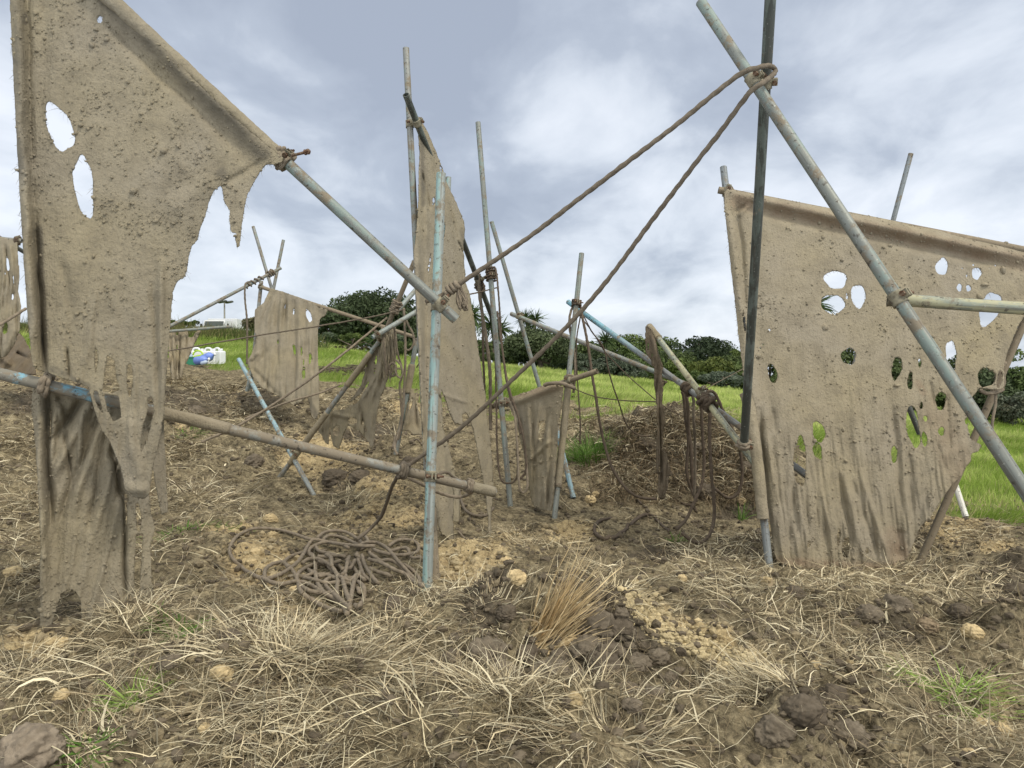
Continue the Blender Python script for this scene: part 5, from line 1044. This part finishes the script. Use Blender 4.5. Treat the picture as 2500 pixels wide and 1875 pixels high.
def crate():
    b = at(464, 890, 14.9); top = P(464, 872, 14.9)[2]; b[2] = top-.17
    r = empty('green_crate', b.tolist()); tag(r, 'open green plastic crate holding clear bottles on the hill', 'crate')
    for (c, a, d_) in (((0, -.11, .08), (.16, 0, 0), (0, .006, 0)), ((0, .11, .08), (.16, 0, 0), (0, .006, 0)), ((-.16, 0, .08), (.006, 0, 0), (0, .11, 0)), ((.16, 0, .08), (.006, 0, 0), (0, .11, 0))):
        MB().box(b+np.array(c), a, d_, (0, 0, .085)).build('side_panel', PG, r, smooth=False, bevel=.004)
    MB().box(b+np.array([0, 0, .005]), (.15, 0, 0), (0, .10, 0), (0, 0, .005)).build('bottom_panel', PG, r, smooth=False)
    MB().tube(np.array([b+[-.17, -.12, .165], b+[.17, -.12, .165]]), .012, 8).build('rim', PG, r)
crate()
def bottle(px, py, d, rad, L, tilt, m, label):
    c = P(px, py, d); a = np.array([math.sin(tilt), -.2, math.cos(tilt)]); a /= np.linalg.norm(a)
    prof = [(0, .2), (.02, .9), (.1, 1), (.35, .96), (.5, 1), (.68, .98), (.8, .6), (.88, .3), (1, .28)]
    pts = np.array([c+a*L*(t-.5) for t, _ in prof]); r = empty('plastic_bottle', c.tolist()); tag(r, label, 'bottle', 'plastic bottles')
    MB().tube(pts, np.array([k*rad for _, k in prof]), 14).build('bottle_body', m, r); MB().tube(np.array([c+a*L*.49, c+a*L*.56]), rad*.36, 10).build('cap', PW, r)
bottle(493, 879, 14.6, .085, .30, 1.45, PB, 'blue bottle lying nearest the green crate')
bottle(508, 872, 14.9, .09, .32, 1.2, PB, 'blue bottle lying against the middle jerrycan')
bottle(500, 885, 14.4, .04, .16, 1.3, PC, 'small clear bottle lying before the blue ones')
for k, (x, lab) in enumerate(((452, 'leftmost clear bottle standing in the green crate'), (461, 'middle clear bottle standing in the green crate'), (466, 'rightmost clear bottle standing in the green crate'))):
    bottle(x, 872, 14.9, .035, .18, .15*k-.1, PC, lab)
def watering():
    c = P(481, 873, 15.1); r = empty('lime_container', c.tolist()); tag(r, 'lime green container with a round handle beside the crate', 'container')
    MB().box(c+np.array([0, 0, -.03]), (.13, 0, .03), (0, .06, 0), (-.02, 0, .07)).build('container_body', PL, r, smooth=False, bevel=.02)
    t = np.linspace(0, math.pi, 14); MB().tube(np.stack([c[0]+.02+.10*np.cos(t), np.full(14, c[1]), c[2]+.05+.09*np.sin(t)], 1), .018, 8).build('handle', PL, r)
watering()
# ------------------------------------------------------------------ scattered clods and stones
def ico(sub):
    import bmesh
    bm = bmesh.new(); bmesh.ops.create_icosphere(bm, subdivisions=sub, radius=1); bm.verts.ensure_lookup_table()
    v = np.array([x.co[:] for x in bm.verts]); f = np.array([[l.index for l in x.verts] for x in bm.faces]); bm.free(); return v, f
IC1 = ico(1); IC2S = ico(1); IC2 = ico(2); IC3 = ico(3)
def rocks(name, pos, size, cols, base, label, **kw):
    v0, f0 = base; n = len(pos); nv = len(v0)
    jit = 1+RNG.uniform(-.28, .20, (n, nv, 1)); sc = RNG.uniform(.65, 1.25, (n, 1, 3))
    sc[:, :, 2] *= .75; th = RNG.uniform(0, 6.28, n)
    v = v0[None]*jit*sc*size[:, None, None]
    c, s = np.cos(th)[:, None], np.sin(th)[:, None]
    v = np.stack([v[..., 0]*c-v[..., 1]*s, v[..., 0]*s+v[..., 1]*c, v[..., 2]], -1)+pos[:, None, :]
    f = f0[None]+(np.arange(n)*nv)[:, None, None]
    col = np.repeat(cols[:, None, :], nv, 1).reshape(-1, 3)
    me = mesh_np(name, v, tris=f.reshape(-1, 3), col=col, smooth=False)
    return link(name, me, STONE)
def sample(n, dmin, dmax, amax=.8, keep=None):
    a = RNG.uniform(-amax, amax, n); q = np.exp(RNG.uniform(math.log(dmin), math.log(dmax), n)); x = a*(q+1.25); y = q
    if keep is not None:
        k = RNG.uniform(0, 1, n) < keep(x, y); x = x[k]; y = y[k]
    return x, y
SX = np.array([(1548,1460),(1575,1490),(1610,1522),(1660,1555),(1720,1588),(1790,1612),(1845,1630)], float)
tt_ = RNG.uniform(0, 6, 1500); i_ = np.minimum(tt_.astype(int), 5); f_ = (tt_-i_)[:, None]; pxs = SX[i_]*(1-f_)+SX[i_+1]*f_+RNG.normal(0, 1, (1500, 2))*np.array([24, 15])
sp_ = np.array([G(a_, b_) for a_, b_ in pxs]); ss_ = np.minimum(.0065*np.exp(RNG.normal(0, .5, 1500)), .017)
x, y = sample(60000, 1.3, 11, .75, lambda x, y: np.clip(grid(clay, x, y)*.75+.04, 0, 1)*grid(soilm, x, y))
sz = .0058*np.exp(RNG.normal(0, .6, len(x)))*(1+y*.2)
pos = np.stack([x, y, gz(x, y)+sz*.25], -1)
cc = grid(clay, x, y)[:, None]; t = np.clip(cc+RNG.uniform(-.3, .3, (len(x), 1)), 0, 1)
cols = (1-t)*np.array([.17, .14, .092])+t*np.array([.54, .44, .26]); cols *= RNG.uniform(.7, 1.15, (len(x), 1)); sz = np.minimum(sz, .018+.002*y)
sp_[:, 2] += ss_*.3; pos = np.concatenate([pos, sp_]); sz = np.concatenate([sz, ss_]); cols = np.concatenate([cols, np.array([.58, .48, .28])*RNG.uniform(.75, 1.1, (1500, 1))])
tag(rocks('clay_rubble', pos, sz, cols, IC1, ''), 'crumbled yellow clay and small stones over the soil', kind='stuff')
x, y = sample(52000, 1.3, 12, .75, lambda x, y: np.clip(grid(wet, x, y)*.8+.22, 0, 1)*grid(soilm, x, y))
sz = .0058*np.exp(RNG.normal(0, .62, len(x)))*(1+y*.2)
sz = np.minimum(sz, .016+.0022*y)
pos = np.stack([x, y, gz(x, y)+sz*.2], -1)
cols = np.array([.120, .099, .070])*RNG.uniform(.6, 1.5, (len(x), 1))
tag(rocks('soil_crumbs', pos, sz, cols, IC2S, ''), 'dark brown crumbs of dug soil', kind='stuff')

# ------------------------------------------------------------------ blades
def blades(x, y, z, head, length, width, elev, bend, cols, K=5, hug=True, zoff=.004, name='straw', mat_=None, wob=.5):
    n = len(x); t = np.linspace(0, 1, K)
    seg = (length/(K-1))[:, None]
    el = elev[:, None]-bend[:, None]*t[None]+RNG.normal(0, wob*.18, (n, K))
    hd = head[:, None]+RNG.normal(0, wob, (n, 1))*t[None]+RNG.normal(0, wob*.32, (n, K))
    dx = np.cos(el)*np.cos(hd)*seg; dy = np.cos(el)*np.sin(hd)*seg; dz = np.sin(el)*seg
    cx = x[:, None]+np.concatenate([np.zeros((n, 1)), np.cumsum(dx[:, :-1], 1)], 1)
    cy = y[:, None]+np.concatenate([np.zeros((n, 1)), np.cumsum(dy[:, :-1], 1)], 1)
    cz = z[:, None]+np.concatenate([np.zeros((n, 1)), np.cumsum(dz[:, :-1], 1)], 1)
    if hug: cz = np.maximum(cz, gz(cx, cy)+zoff)
    roll = RNG.uniform(-.9, .9, (n, 1)); w = width[:, None]*(1-.85*t[None]**2)*.5
    sx = -np.sin(hd)*np.cos(roll)*w; sy = np.cos(hd)*np.cos(roll)*w; sz = np.sin(roll)*w
    v = np.stack([np.stack([cx-sx, cy-sy, cz-sz], -1), np.stack([cx+sx, cy+sy, cz+sz], -1)], 2)  # n,K,2,3
    base = (np.arange(n)*K*2)[:, None]; k = (np.arange(K-1)*2)[None]
    q = np.stack([base+k, base+k+1, base+k+3, base+k+2], -1).reshape(-1, 4)
    c = np.repeat(cols[:, None, :], K*2, 1).reshape(-1, 3)
    return v.reshape(-1, 3), q, c
def straw_cols(n, pale=.5):
    a = np.array([.70, .60, .39]); b = np.array([.17, .125, .075]); c = np.array([.76, .68, .48])
    t = np.clip(RNG.beta(1.2, 1.2, (n, 1))+(pale-.5), 0, 1); col = b*(1-t)+a*t
    k = RNG.uniform(0, 1, n) < .10*pale*2; col[k] = c
    k2 = RNG.uniform(0, 1, n) < .22; col[k2] = col[k2]*.3+np.array([.80, .73, .52])*.7; k3 = RNG.uniform(0, 1, n) < .33; col[k3] *= .42
    return col*RNG.uniform(.7, 1.12, (n, 1))
STR = [(560,960,150,50,.9),(620,1030,120,40,.7),(380,1010,110,60,1),(900,1000,120,50,.8),(1380,1050,80,40,.8),(1180,1020,100,40,.5),(1300,1330,160,30,.5),(1560,1040,130,40,1.1),(1780,1060,80,40,1),(2000,1480,250,50,.9),(2200,1330,80,40,.6),(1250,1470,150,30,.7),(420,1380,110,50,.8),(130,1660,220,60,1),(330,1500,110,50,1.1),(330,1700,300,80,.8),(720,1500,110,50,.9),(750,1620,220,90,1.2),(800,1800,320,90,1.2),(1150,1800,200,80,1),(1080,1480,110,60,.8),(1450,1420,120,35,.9),(1000,1520,100,50,1),
       (1800,1420,200,60,.8),(2150,1420,250,50,1.1),(1960,1600,140,60,.8),(1450,1780,220,70,1),(1750,1760,110,90,1),(2250,1600,220,80,.7),(2350,1800,250,80,.6),(2350,1480,160,50,.9),(60,1250,80,180,.9),(100,1050,100,80,.6),
       (470,1200,110,60,.7),(450,930,160,60,1.1),(820,1240,100,40,1),(560,1500,80,60,.5),(1650,1060,130,50,1),(1550,1180,90,60,.7),(1480,1120,60,70,.6),(900,1060,90,60,.5),(1700,1350,100,30,.6),(1830,1330,60,40,.9),
       (440,1440,120,50,.7),(860,930,80,30,.8),(1280,990,120,20,.7),(650,1100,80,60,.5),(1000,1040,60,60,.4),(2380,1310,80,30,.5),(1730,1120,140,80,.6)]
strd = blobs(STR)+.03
vs_, qs_, cs_ = [], [], []; off = 0
def addb(r):
    global off
    vs_.append(r[0]); qs_.append(r[1]+off); cs_.append(r[2]); off += len(r[0])
# matted straw: groups of blades sharing a heading
x0, y0 = sample(17000, 1.35, 11, .75, lambda x, y: np.clip(grid(strd, x, y)*(.75+2.2*vnoise(x*4, y*4, 31)+1.0*vnoise(x*1.7, y*1.7, 33)), 0, 1)*grid(soilm, x, y))
rep = RNG.integers(4, 11, len(x0)); hd0 = RNG.uniform(0, 6.28, len(x0)); sp = .03+.012*y0
x = np.repeat(x0, rep)+RNG.normal(0, 1, rep.sum())*np.repeat(sp, rep); y = np.repeat(y0, rep)+RNG.normal(0, 1, rep.sum())*np.repeat(sp, rep)*1.2
y = np.maximum(y, 1.0)
n = len(x); hd = np.repeat(hd0, rep)+RNG.normal(0, .55, n)
ln = RNG.uniform(.04, .19, n)*(1+.05*y); wd = RNG.uniform(.0012, .0024, n)*np.exp(RNG.normal(.1, .45, n))*(1+.28*np.maximum(y-2, 0))
pale = np.clip(.30+.22*np.repeat(np.clip(grid(strd, x0, y0), 0, 1)+RNG.normal(0, .35, len(x0)), rep), .12, .9)
cl = straw_cols(n, .55)*(.55+1.0*pale[:, None])
addb(blades(x, y, gz(x, y)+.002, hd, ln, wd, np.abs(RNG.normal(.15, .35, n)), RNG.normal(.6, .6, n), cl, 5))
# thin brown root fibre everywhere on the soil
x, y = sample(42000, 1.3, 11, .75, lambda x, y: (.35+.65*np.clip(grid(wet, x, y)*.5+grid(strd, x, y), 0, 1))*grid(soilm, x, y))
n = len(x); cl = np.array([.19, .15, .09])*RNG.uniform(.3, 1.9, (n, 1))
addb(blades(x, y, gz(x, y), RNG.uniform(0, 6.28, n), RNG.uniform(.03, .12, n)*(1+.08*y), RNG.uniform(.0008, .0020, n)*(1+.3*np.maximum(y-2, 0)), RNG.normal(.2, .4, n), RNG.normal(.7, .8, n), cl, 4, wob=.9))
# pale single stalks lying about
x, y = sample(1500, 1.35, 9, .75, lambda x, y: (.25+.75*np.clip(grid(strd, x, y), 0, 1))*grid(soilm, x, y)); n = len(x)
addb(blades(x, y, gz(x, y)+.006, RNG.uniform(0, 6.28, n), RNG.uniform(.12, .34, n), RNG.uniform(.0016, .0034, n)*(1+.1*y), RNG.uniform(.0, .5, n), RNG.uniform(.3, .9, n), np.array([.76, .68, .46])*RNG.uniform(.6, 1.1, (n, 1)), 7, wob=.25))
me = mesh_np('dry_straw', np.concatenate(vs_), np.concatenate(qs_), col=np.concatenate(cs_))
tag(link('dry_straw', me, STRAW), 'matted dry straw and root fibre over the dug soil', kind='stuff')

S0 = []
# individual dry tussocks
def tussock(name, px, py, n, rad, ln, elev, head, hspread, pale, label, width=.003, green=0.0, cat='grass tuft', group='dry grass tussocks', bend=(.4, 1.2), lift=0., mat_=STRAW, colf=None):
    n = int(n*1.15); c = G(px, py); x = c[0]+RNG.normal(0, rad, n); y = c[1]+RNG.normal(0, rad*.8, n)
    h = head+RNG.normal(0, hspread, n) if hspread < 3 else np.arctan2(y-c[1], x-c[0])+RNG.normal(0, .5, n)
    cl = straw_cols(n, pale) if colf is None else colf(n)
    v, q, cc = blades(x, y, gz(x, y)-.01+lift, h, RNG.uniform(.3, 1.1, n)*ln, np.exp(RNG.normal(-.25, .45, n))*width, RNG.normal(elev, .22, n), RNG.uniform(*bend, n), cl, 7, wob=.3)
    o = link(name, mesh_np(name, v-c, q, col=cc), mat_, loc=c.tolist())
    return tag(o, label, cat, group)
dn = 'dry_grass_tussock'
for (px, py, n, rad, ln, el, hd, pale, lab) in (
 (1530,1045,420,.22,.32,.5,-1.6,.45,'shaggy brown tussock on top of the bank behind the rag'),(1625,1055,420,.22,.34,.4,-1.5,.35,'shaggy tussock on the bank between rag and hanging ropes'),
 (1715,1050,420,.22,.34,.4,-1.4,.4,'shaggy tussock on the bank behind the hanging ropes'),(1800,1085,380,.2,.32,.4,-1.6,.3,'dark shaggy tussock on the bank beside the big right canvas post'),
 (1500,1140,380,.2,.30,.4,-1.8,.35,'brown tussock low on the bank left of the rag'),(1760,1170,380,.2,.28,.4,-1.6,.3,'dark tussock in the bank hollow behind the ropes'),(1580,1180,260,.2,.28,.3,-1.2,.6,'pale straw patch at the bank foot behind the rag'),
 (440,935,420,.28,.32,.45,-1.5,.5,'tawny tussock on the left bank edge below the crate'),(545,955,420,.28,.32,.45,-1.4,.4,'brown tussock on the left bank beside the pale blue tube'),(380,1005,420,.25,.30,.45,-1.3,.45,'shaggy tussock just right of the left canvas strips'),
 (620,1010,380,.25,.30,.4,-1.5,.35,'dark brown tussock behind the taut rising rope'),(440,1110,360,.2,.28,.45,-1.4,.5,'straw tussock on the left slope above the low rail'),(890,975,300,.25,.28,.4,-1.5,.55,'straw tussock behind the shredded canvas'),
 (1395,1035,300,.2,.26,.4,-1.5,.5,'straw tussock on the bank right of the pale upright'),(40,1080,360,.2,.28,.45,-1.4,.5,'straw tussock below the blue rail at the left edge'),(60,1400,300,.13,.22,.4,-1.3,.5,'straw tussock left of the torn canvas foot'),
 (2350,1310,260,.16,.22,.3,-.5,.4,'brown root tussock right of the leaning post foot'),(1690,1345,240,.12,.2,.3,0,.5,'straw tuft on the soil between ropes and right canvas post')):
    tussock(dn, px, py, n, rad, ln, el, hd, 1.0, pale, lab, .004) if False else S0.append((px, py, n, rad, ln, el, hd, 1.0, pale, lab))
S = [ (680,1600,520,.13,.24,.6,2.2,5,.8,'bleached straw tussock with long stalks fanned out left of centre foreground'),
 (850,1640,420,.14,.2,.45,0,5,.45,'brown tangled tussock in the middle of the foreground mound'),
 (300,1545,420,.085,.17,.6,-1.5,5,.62,'drooping straw tussock at the right foot of the torn hanging canvas'),
 (60,1650,300,.09,.2,.5,0,5,.6,'straw tussock at the left edge of the foreground'),
 (250,1790,260,.10,.18,.3,2.6,.7,.55,'flattened tussock low in the left foreground'),
 (640,1810,330,.11,.2,.4,-.4,.8,.7,'yellowish swept tussock at the bottom left of centre'),
 (1020,1790,360,.12,.2,.5,0,5,.5,'matted tussock at the bottom edge just left of centre'),
 (1240,1700,320,.09,.19,.75,1.2,5,.75,'upright pale tussock below the dark clods in the centre'),
 (1190,1500,260,.08,.14,.5,0,5,.5,'short straw tussock left of the cut sheaf'),
 (1500,1450,240,.08,.16,.6,0,5,.85,'bleached tussock behind the dark clods right of the sheaf'),
 (1480,1800,300,.11,.19,.5,0,5,.55,'tangled tussock at the bottom edge right of centre'),
 (1860,1690,360,.06,.2,.7,2.9,.9,.75,'yellow green drooping tussock left of the dark clod hole'),
 (1760,1455,260,.10,.2,.25,3.1,.6,.65,'combed tussock left in front of the big right canvas'),
 (2060,1412,420,.17,.2,.2,.2,5,.9,'straw heap along the bottom edge of the big right canvas'),
 (2330,1420,360,.16,.24,.18,.3,.8,.6,'swept tussock at the foot of the leaning post at right'),
 (2180,1610,140,.05,.17,.25,-.3,.5,.95,'small bleached wisp lying on the soil at right'),
 (2020,1500,220,.11,.16,.3,3.0,.9,.55,'thin tussock on the slope before the right canvas'),
 (830,1238,260,.16,.22,.35,0,5,.7,'pale straw tussock behind the coiled rope'),
 (480,1215,300,.16,.28,.5,-1.2,5,.4,'brown drooping tussock on the bank right of the torn canvas'),
 (60,1240,300,.15,.28,.4,-1.7,.8,.45,'brown hanging tussock at the far left edge'),
 (1850,1325,240,.08,.15,.5,0,5,.35,'reddish brown tuft at the foot of the right canvas post'),
 (960,1545,220,.08,.16,.5,0,5,.6,'straw tuft on the small soil hump by the teal pole')]
for s in S+S0:
    px, py, n, rad, ln, el, hd, hs, pale, lab = s
    tussock(dn, px, py, n, rad, ln, el, hd, hs, pale, lab, .003*max(1, gd(px, py)/3.2))
def sheafc(n): return np.array([.70, .56, .33])*RNG.uniform(.5, 1.2, (n, 1))
o = tussock('cut_reed_sheaf', 1318, 1562, 210, .020, .36, .95, .08, .11, .6, 'upright sheaf of cut tan reeds stuck in the dark clods', .0068, cat='reed sheaf', group='cut reeds', bend=(-.1, .25), colf=sheafc)
o = tussock('cut_reed_sheaf', 1335, 1590, 110, .02, .22, .25, .1, .25, .6, 'low splayed bundle of cut tan reeds lying below the upright one', .0065, cat='reed sheaf', group='cut reeds', bend=(-.2, .2), colf=sheafc)
def greenc(n): return np.array([.10, .19, .035])*RNG.uniform(.6, 1.7, (n, 1))
def greeny(n): return np.array([.26, .38, .09])*RNG.uniform(.6, 1.5, (n, 1))
for (px, py, n, rad, ln, el, lab, cf) in (
    (1435,1118,420,.09,.40,1.0,'green grass tuft on the bank right of the small centre canvas',greenc),
    (2330,1690,240,.07,.15,.6,'bright green sprigs in the right foreground soil',greeny),
    (330,1712,110,.025,.13,.7,'small bright green sprig in the left foreground',greeny),
    (430,1550,110,.035,.13,.7,'dark green blades beside the straw at the torn canvas foot',greenc),
    (460,1290,300,.14,.09,.9,'low green grass patch left of the rope coil',greenc),
    (1812,1272,40,.02,.2,1.3,'narrow green blades left of the right canvas post',greenc),
    (215,1830,60,.03,.08,.6,'dark green sprout by the flat clod at lower left',greenc),
    (1650,1325,40,.03,.1,.9,'few green blades on the soil below the hanging ropes',greenc),
    (470,1060,90,.08,.12,.8,'green grass wisps on the left bank',greenc)):
    tussock('green_grass_tuft', px, py, n, rad, ln, el, 0, 5, .5, lab, .003*(1+.12*gd(px, py)), cat='grass tuft', group='green grass tufts', mat_=GRASS, colf=cf)

# the turf on the hillside
def turf(n, dmin, dmax, keep, ln, wd, colA, colB, name, label, amax=.8, elev=1.15, s=41):
    x, y = sample(n, dmin, dmax, amax, keep); n = len(x)
    t = np.clip(.5+fbm(x*.7, y*.7, s)*1.7+fbm(x*.15, y*.15, s+4)*1.0+RNG.normal(0, .22, n), 0, 1)[:, None]
    cl = np.array(colA)*(1-t)+np.array(colB)*t; cl = cl*RNG.uniform(.8, 1.2, (n, 1))
    k = RNG.uniform(0, 1, n) < .04+.5*np.exp(-((grid(grassm, x, y)-.35)/.3)**2); cl[k] = np.array([.46, .42, .20])*RNG.uniform(.6, 1.1, (k.sum(), 1))
    ht = ln(x, y)*RNG.uniform(.6, 1.2, n)*(1+.5*fbm(x*1.3, y*1.3, 8))
    v, q, c = blades(x, y, gz(x, y)-.02, RNG.uniform(-.6, .9, n)+fbm(x*.5, y*.5, 77)*4, ht, wd(y)*RNG.uniform(.7, 1.2, n), RNG.normal(elev, .2, n), RNG.uniform(.2, 1.2, n), cl, 4, hug=False, wob=.3)
    o = link(name, mesh_np(name, v, q, col=c), GRASS); return tag(o, label, kind='stuff')
turf(230000, 6, 34, lambda x, y: np.clip(grid(grassm, x, y)*1.3-.25, 0, 1)*np.where((x/y < -.25) & (y > 22), .15, 1), lambda x, y: .17+0*x, lambda y: .0035+.00055*y, (.20, .29, .045), (.44, .51, .155), 'hillside_grass', 'bright green grass covering the hillside')
turf(60000, 20, 34, lambda x, y: ((x/y < -.25) & (y > 21.8+fbm(x*.8, y*.8, 6))).astype(float), lambda x, y: np.where(y < 24.5, .50, .20)+0*x, lambda y: .016+0*y, (.07, .105, .03), (.22, .19, .09), 'tall_bank_grass', 'tall rank grass and reeds on the bank below the truck', 1.0)
# ------------------------------------------------------------------ single big clods
IC4 = ico(5)
def clod(px, py, r, base, lab, squash=.7, name='soil_clod', group='big soil clods', cat='clod'):
    c = G(px, py); v0, f0 = IC4; s = RNG.uniform(0, 99); n = v0
    X_, Y_, Z_ = n[:, 0]*1.6+s, n[:, 1]*1.6, n[:, 2]*1.6
    def w3(k, q): return (worley(X_*k+Z_*k*.7, Y_*k+Z_*k*.4, q)[0]+worley(X_*k-Y_*k*.3, Z_*k, q+3)[0])*.5
    d = 1+.22*fbm(X_, Y_+Z_, 2, 3)-.34*(w3(1.3, 1)-.4)-.22*(w3(3.2, 4)-.4)-.12*(w3(8, 7)-.4)+.05*fbm(X_*12, Z_*12+Y_*9, 6, 2)
    v = v0*d[:, None]*np.array([1, .85, squash])*r; col = np.array(base)*(.85+.5*(fbm(v0[:, 0]*4+s, v0[:, 2]*4, 3, 3)+.4))[:, None]
    c[2] = float(gz(c[0], c[1]))-r*squash*.1
    o = link(name, mesh_np(name, v, tris=f0, col=col, smooth=True), STONE, loc=c.tolist()); o.rotation_euler = (0, 0, RNG.uniform(0, 6))
    tag(o, lab, cat, group)
DK = (.155, .130, .096); DK2 = (.115, .095, .070); CY = (.52, .41, .23)
for a in ((1450,1530,.085,DK,'large cracked brown clod right of the reed sheaf'),(1190,1590,.065,DK,'rounded dark clod left of the reed sheaf'),(1240,1505,.045,DK2,'small dark clod behind the reed sheaf foot'),
 (1600,1700,.04,DK,'round clod at the lower right of the central dark patch'),(1430,1585,.06,DK,'crumbly clod below the large cracked one'),(1510,1540,.055,DK2,'dark clod beside the yellow clay strip'),
 (1960,1740,.06,DK2,'dark lumpy clod left of the hole at lower right'),(2040,1700,.055,DK2,'dark lumpy clod above the hole at lower right'),(1890,1790,.06,DK,'clod at the lower left rim of the hole at lower right'),(2070,1800,.06,DK,'clod on the right rim of the hole at lower right'),
 (2485,1450,.085,DK2,'large dark root clod at the right edge'),(2190,1480,.075,DK,'broad clod on the slope in front of the right canvas'),(2265,1530,.05,(.24,.185,.12),'pale brown clod on the slope in front of the right canvas'),
 (820,1170,.16,DK2,'big dark clod behind the low rail left of the teal upright'),(880,1165,.12,DK2,'dark clod next to the big one behind the low rail'),(690,900,.2,DK2,'dark clod at the foot of the back left canvas'),
 (70,1830,.085,(.24,.20,.15),'flat grey slab of dry soil at the lower left corner'),(1120,1560,.04,DK,'small brown clod left of the sheaf'),(2090,1395,.04,DK2,'dark lump at the foot of the right canvas'),(1720,1205,.13,DK2,'root clod in the bank hollow right of the rag')):
    clod(a[0], a[1], a[2], a[3], a[4])
for i, a in enumerate(((625,1352,.055,'largest yellow clay lump inside the wide rope loop'),(665,1310,.045,'yellow clay lump above the largest one in the rope loop'),(615,1375,.04,'yellow clay lump low inside the rope loop'),(720,1445,.04,'yellow clay lump below the rope heap'),
 (790,1490,.035,'yellow clay lump at the front tip of the rope heap'),(660,1270,.06,'wide pale clay lump behind the rope loop'),(1168,1390,.045,'yellow lump on the rubble right of the teal upright foot'),(1235,1375,.05,'pale yellow lump in the middle of the rubble right of the teal upright'),
 (1260,1410,.04,'yellow lump at the front of the rubble right of the teal upright'),(885,1190,.08,'yellow lump under the low rail'),(1452,1210,.05,'bright yellow stone by the blue stub leg'),(1440,1220,.06,'pale stone left of the bright yellow one by the blue stub leg'),(1665,1415,.03,'pale angular stone on the soil right of the sheaf'),
 (150,1570,.03,'yellow stone left of the torn canvas foot'),(125,1575,.035,'second yellow stone left of the torn canvas foot'),(30,1400,.05,'pale stone at the left edge'),(540,1645,.035,'yellow clay lump with straw at lower left'),(150,1700,.03,'small clay lump in the left straw'),
 (2375,1545,.045,'pale round stone below the root clod at right'),(2400,1775,.035,'round stone at the lower right'),(2440,1790,.04,'angular stone at the lower right corner'),(2365,1840,.02,'small yellow stone at the bottom right'),(2075,1620,.016,'small bright yellow pebble on the right slope'),
 (1830,1620,.02,'yellow pebble below the clay strip'),(1870,1420,.035,'round stone left of the right canvas foot'),(1400,1710,.03,'pale clay lump in the dark patch'),(500,1780,.02,'small pale pebble at lower left'),(1990,1625,.022,'clay pebble on the right slope'),(1810,1225,.05,'round stone at the mouth of the bank hollow'))):
    clod(a[0], a[1], a[2], tuple(np.array(CY)*RNG.uniform(.75, 1.15)), a[3], .75, 'clay_lump', 'yellow clay lumps', 'clay lump')
for i, (px, py, r, lab) in enumerate(((1290,1600,.05,'clod in the hollow under the cut reeds'),(1350,1640,.06,'wide dark clod below the cut reeds'),(1480,1620,.05,'clod on the right of the wide one below the reeds'),(1560,1620,.045,'dark clod right of centre beside the clay strip'),
 (1110,1610,.05,'clod in the straw left of the reeds'),(1230,1640,.05,'crumbled clod left below the reeds'),(1530,1690,.045,'clod in the straw below the clay strip'),(620,1130,.12,'dark clod left of the leaning blue tube foot'),(1000,1130,.1,'brown clod right of the rope bundle'),
 (480,1010,.14,'dark clod on the left bank under the crate'),(1580,1090,.14,'dark earth lump in the bank behind the rag'),(1700,1100,.14,'dark earth lump in the bank behind the hanging ropes'),(1820,1150,.12,'dark earth lump beside the right canvas post'),(1500,1090,.12,'earth lump at the left end of the right bank'),
 (1940,1450,.05,'small clod before the foot of the right canvas'),(2120,1500,.06,'brown clod left of the broad one on the right slope'),(2350,1500,.06,'dark clod left of the root clod at right'),(2300,1650,.05,'brown clod near the green sprigs at right'),(560,1560,.045,'brown clod in the straw under the rope heap'),
 (420,1620,.05,'brown clod in the left foreground straw'),(960,1480,.05,'clod on the little hump left of the teal upright foot'))):
    clod(px, py, r, DK if i % 2 else DK2, lab)
for i in range(46):
    px = RNG.normal(1480, 90); py = RNG.normal(1590, 60)
    if 1290 < px < 1680 and 1470 < py < 1740 and not (py < 1560 and px > 1530):
        clod(px, py, RNG.uniform(.018, .042), DK if i % 3 else DK2, 'dark brown lump of broken earth in the heap right of the cut reeds', .8, 'earth_lump', 'earth lumps in the heap right of the reeds', 'earth lump')
# heap of cut branches on the grass
mb = MB(); c = G(850, 915)
for i in range(70):
    a = c+np.array([RNG.normal(0, .45), RNG.normal(0, .2), RNG.uniform(.02, .16)]); th = RNG.normal(0, .5)+(3.14 if RNG.uniform() < .5 else 0); L = RNG.uniform(.2, .6)
    b = a+np.array([math.cos(th)*L, math.sin(th)*L*.5, RNG.normal(-.02, .05)]); m_ = (a+b)/2+RNG.normal(0, .04, 3); mb.tube(resample(np.array([a, m_, b]), .06), RNG.uniform(.006, .014), 5)
tag(mb.build('brushwood_heap', BARK, loc=c), 'low heap of dark cut branches on the grass edge', 'brushwood')
# hanging roots on the right bank
vs_, qs_, cs_ = [], [], []; off = 0
px = RNG.uniform(1440, 1870, 2600); py = RNG.uniform(1015, 1235, 2600)
pp = np.array([G(a, b) for a, b in zip(px, py)]); n = len(pp)
v, q, c = blades(pp[:, 0], pp[:, 1], pp[:, 2]+.02, RNG.normal(-1.57, .8, n), RNG.uniform(.08, .35, n), RNG.uniform(.004, .009, n), RNG.normal(.2, .5, n), RNG.uniform(.5, 2.2, n), np.array([.15, .115, .07])*RNG.uniform(.3, 1.9, (n, 1)), 6, wob=.7)
tag(link('hanging_roots', mesh_np('hanging_roots', v, q, col=c), STRAW), 'brown roots and dead grass hanging over the dug bank', kind='stuff')
print('SCENE BUILT', len(bpy.data.objects))
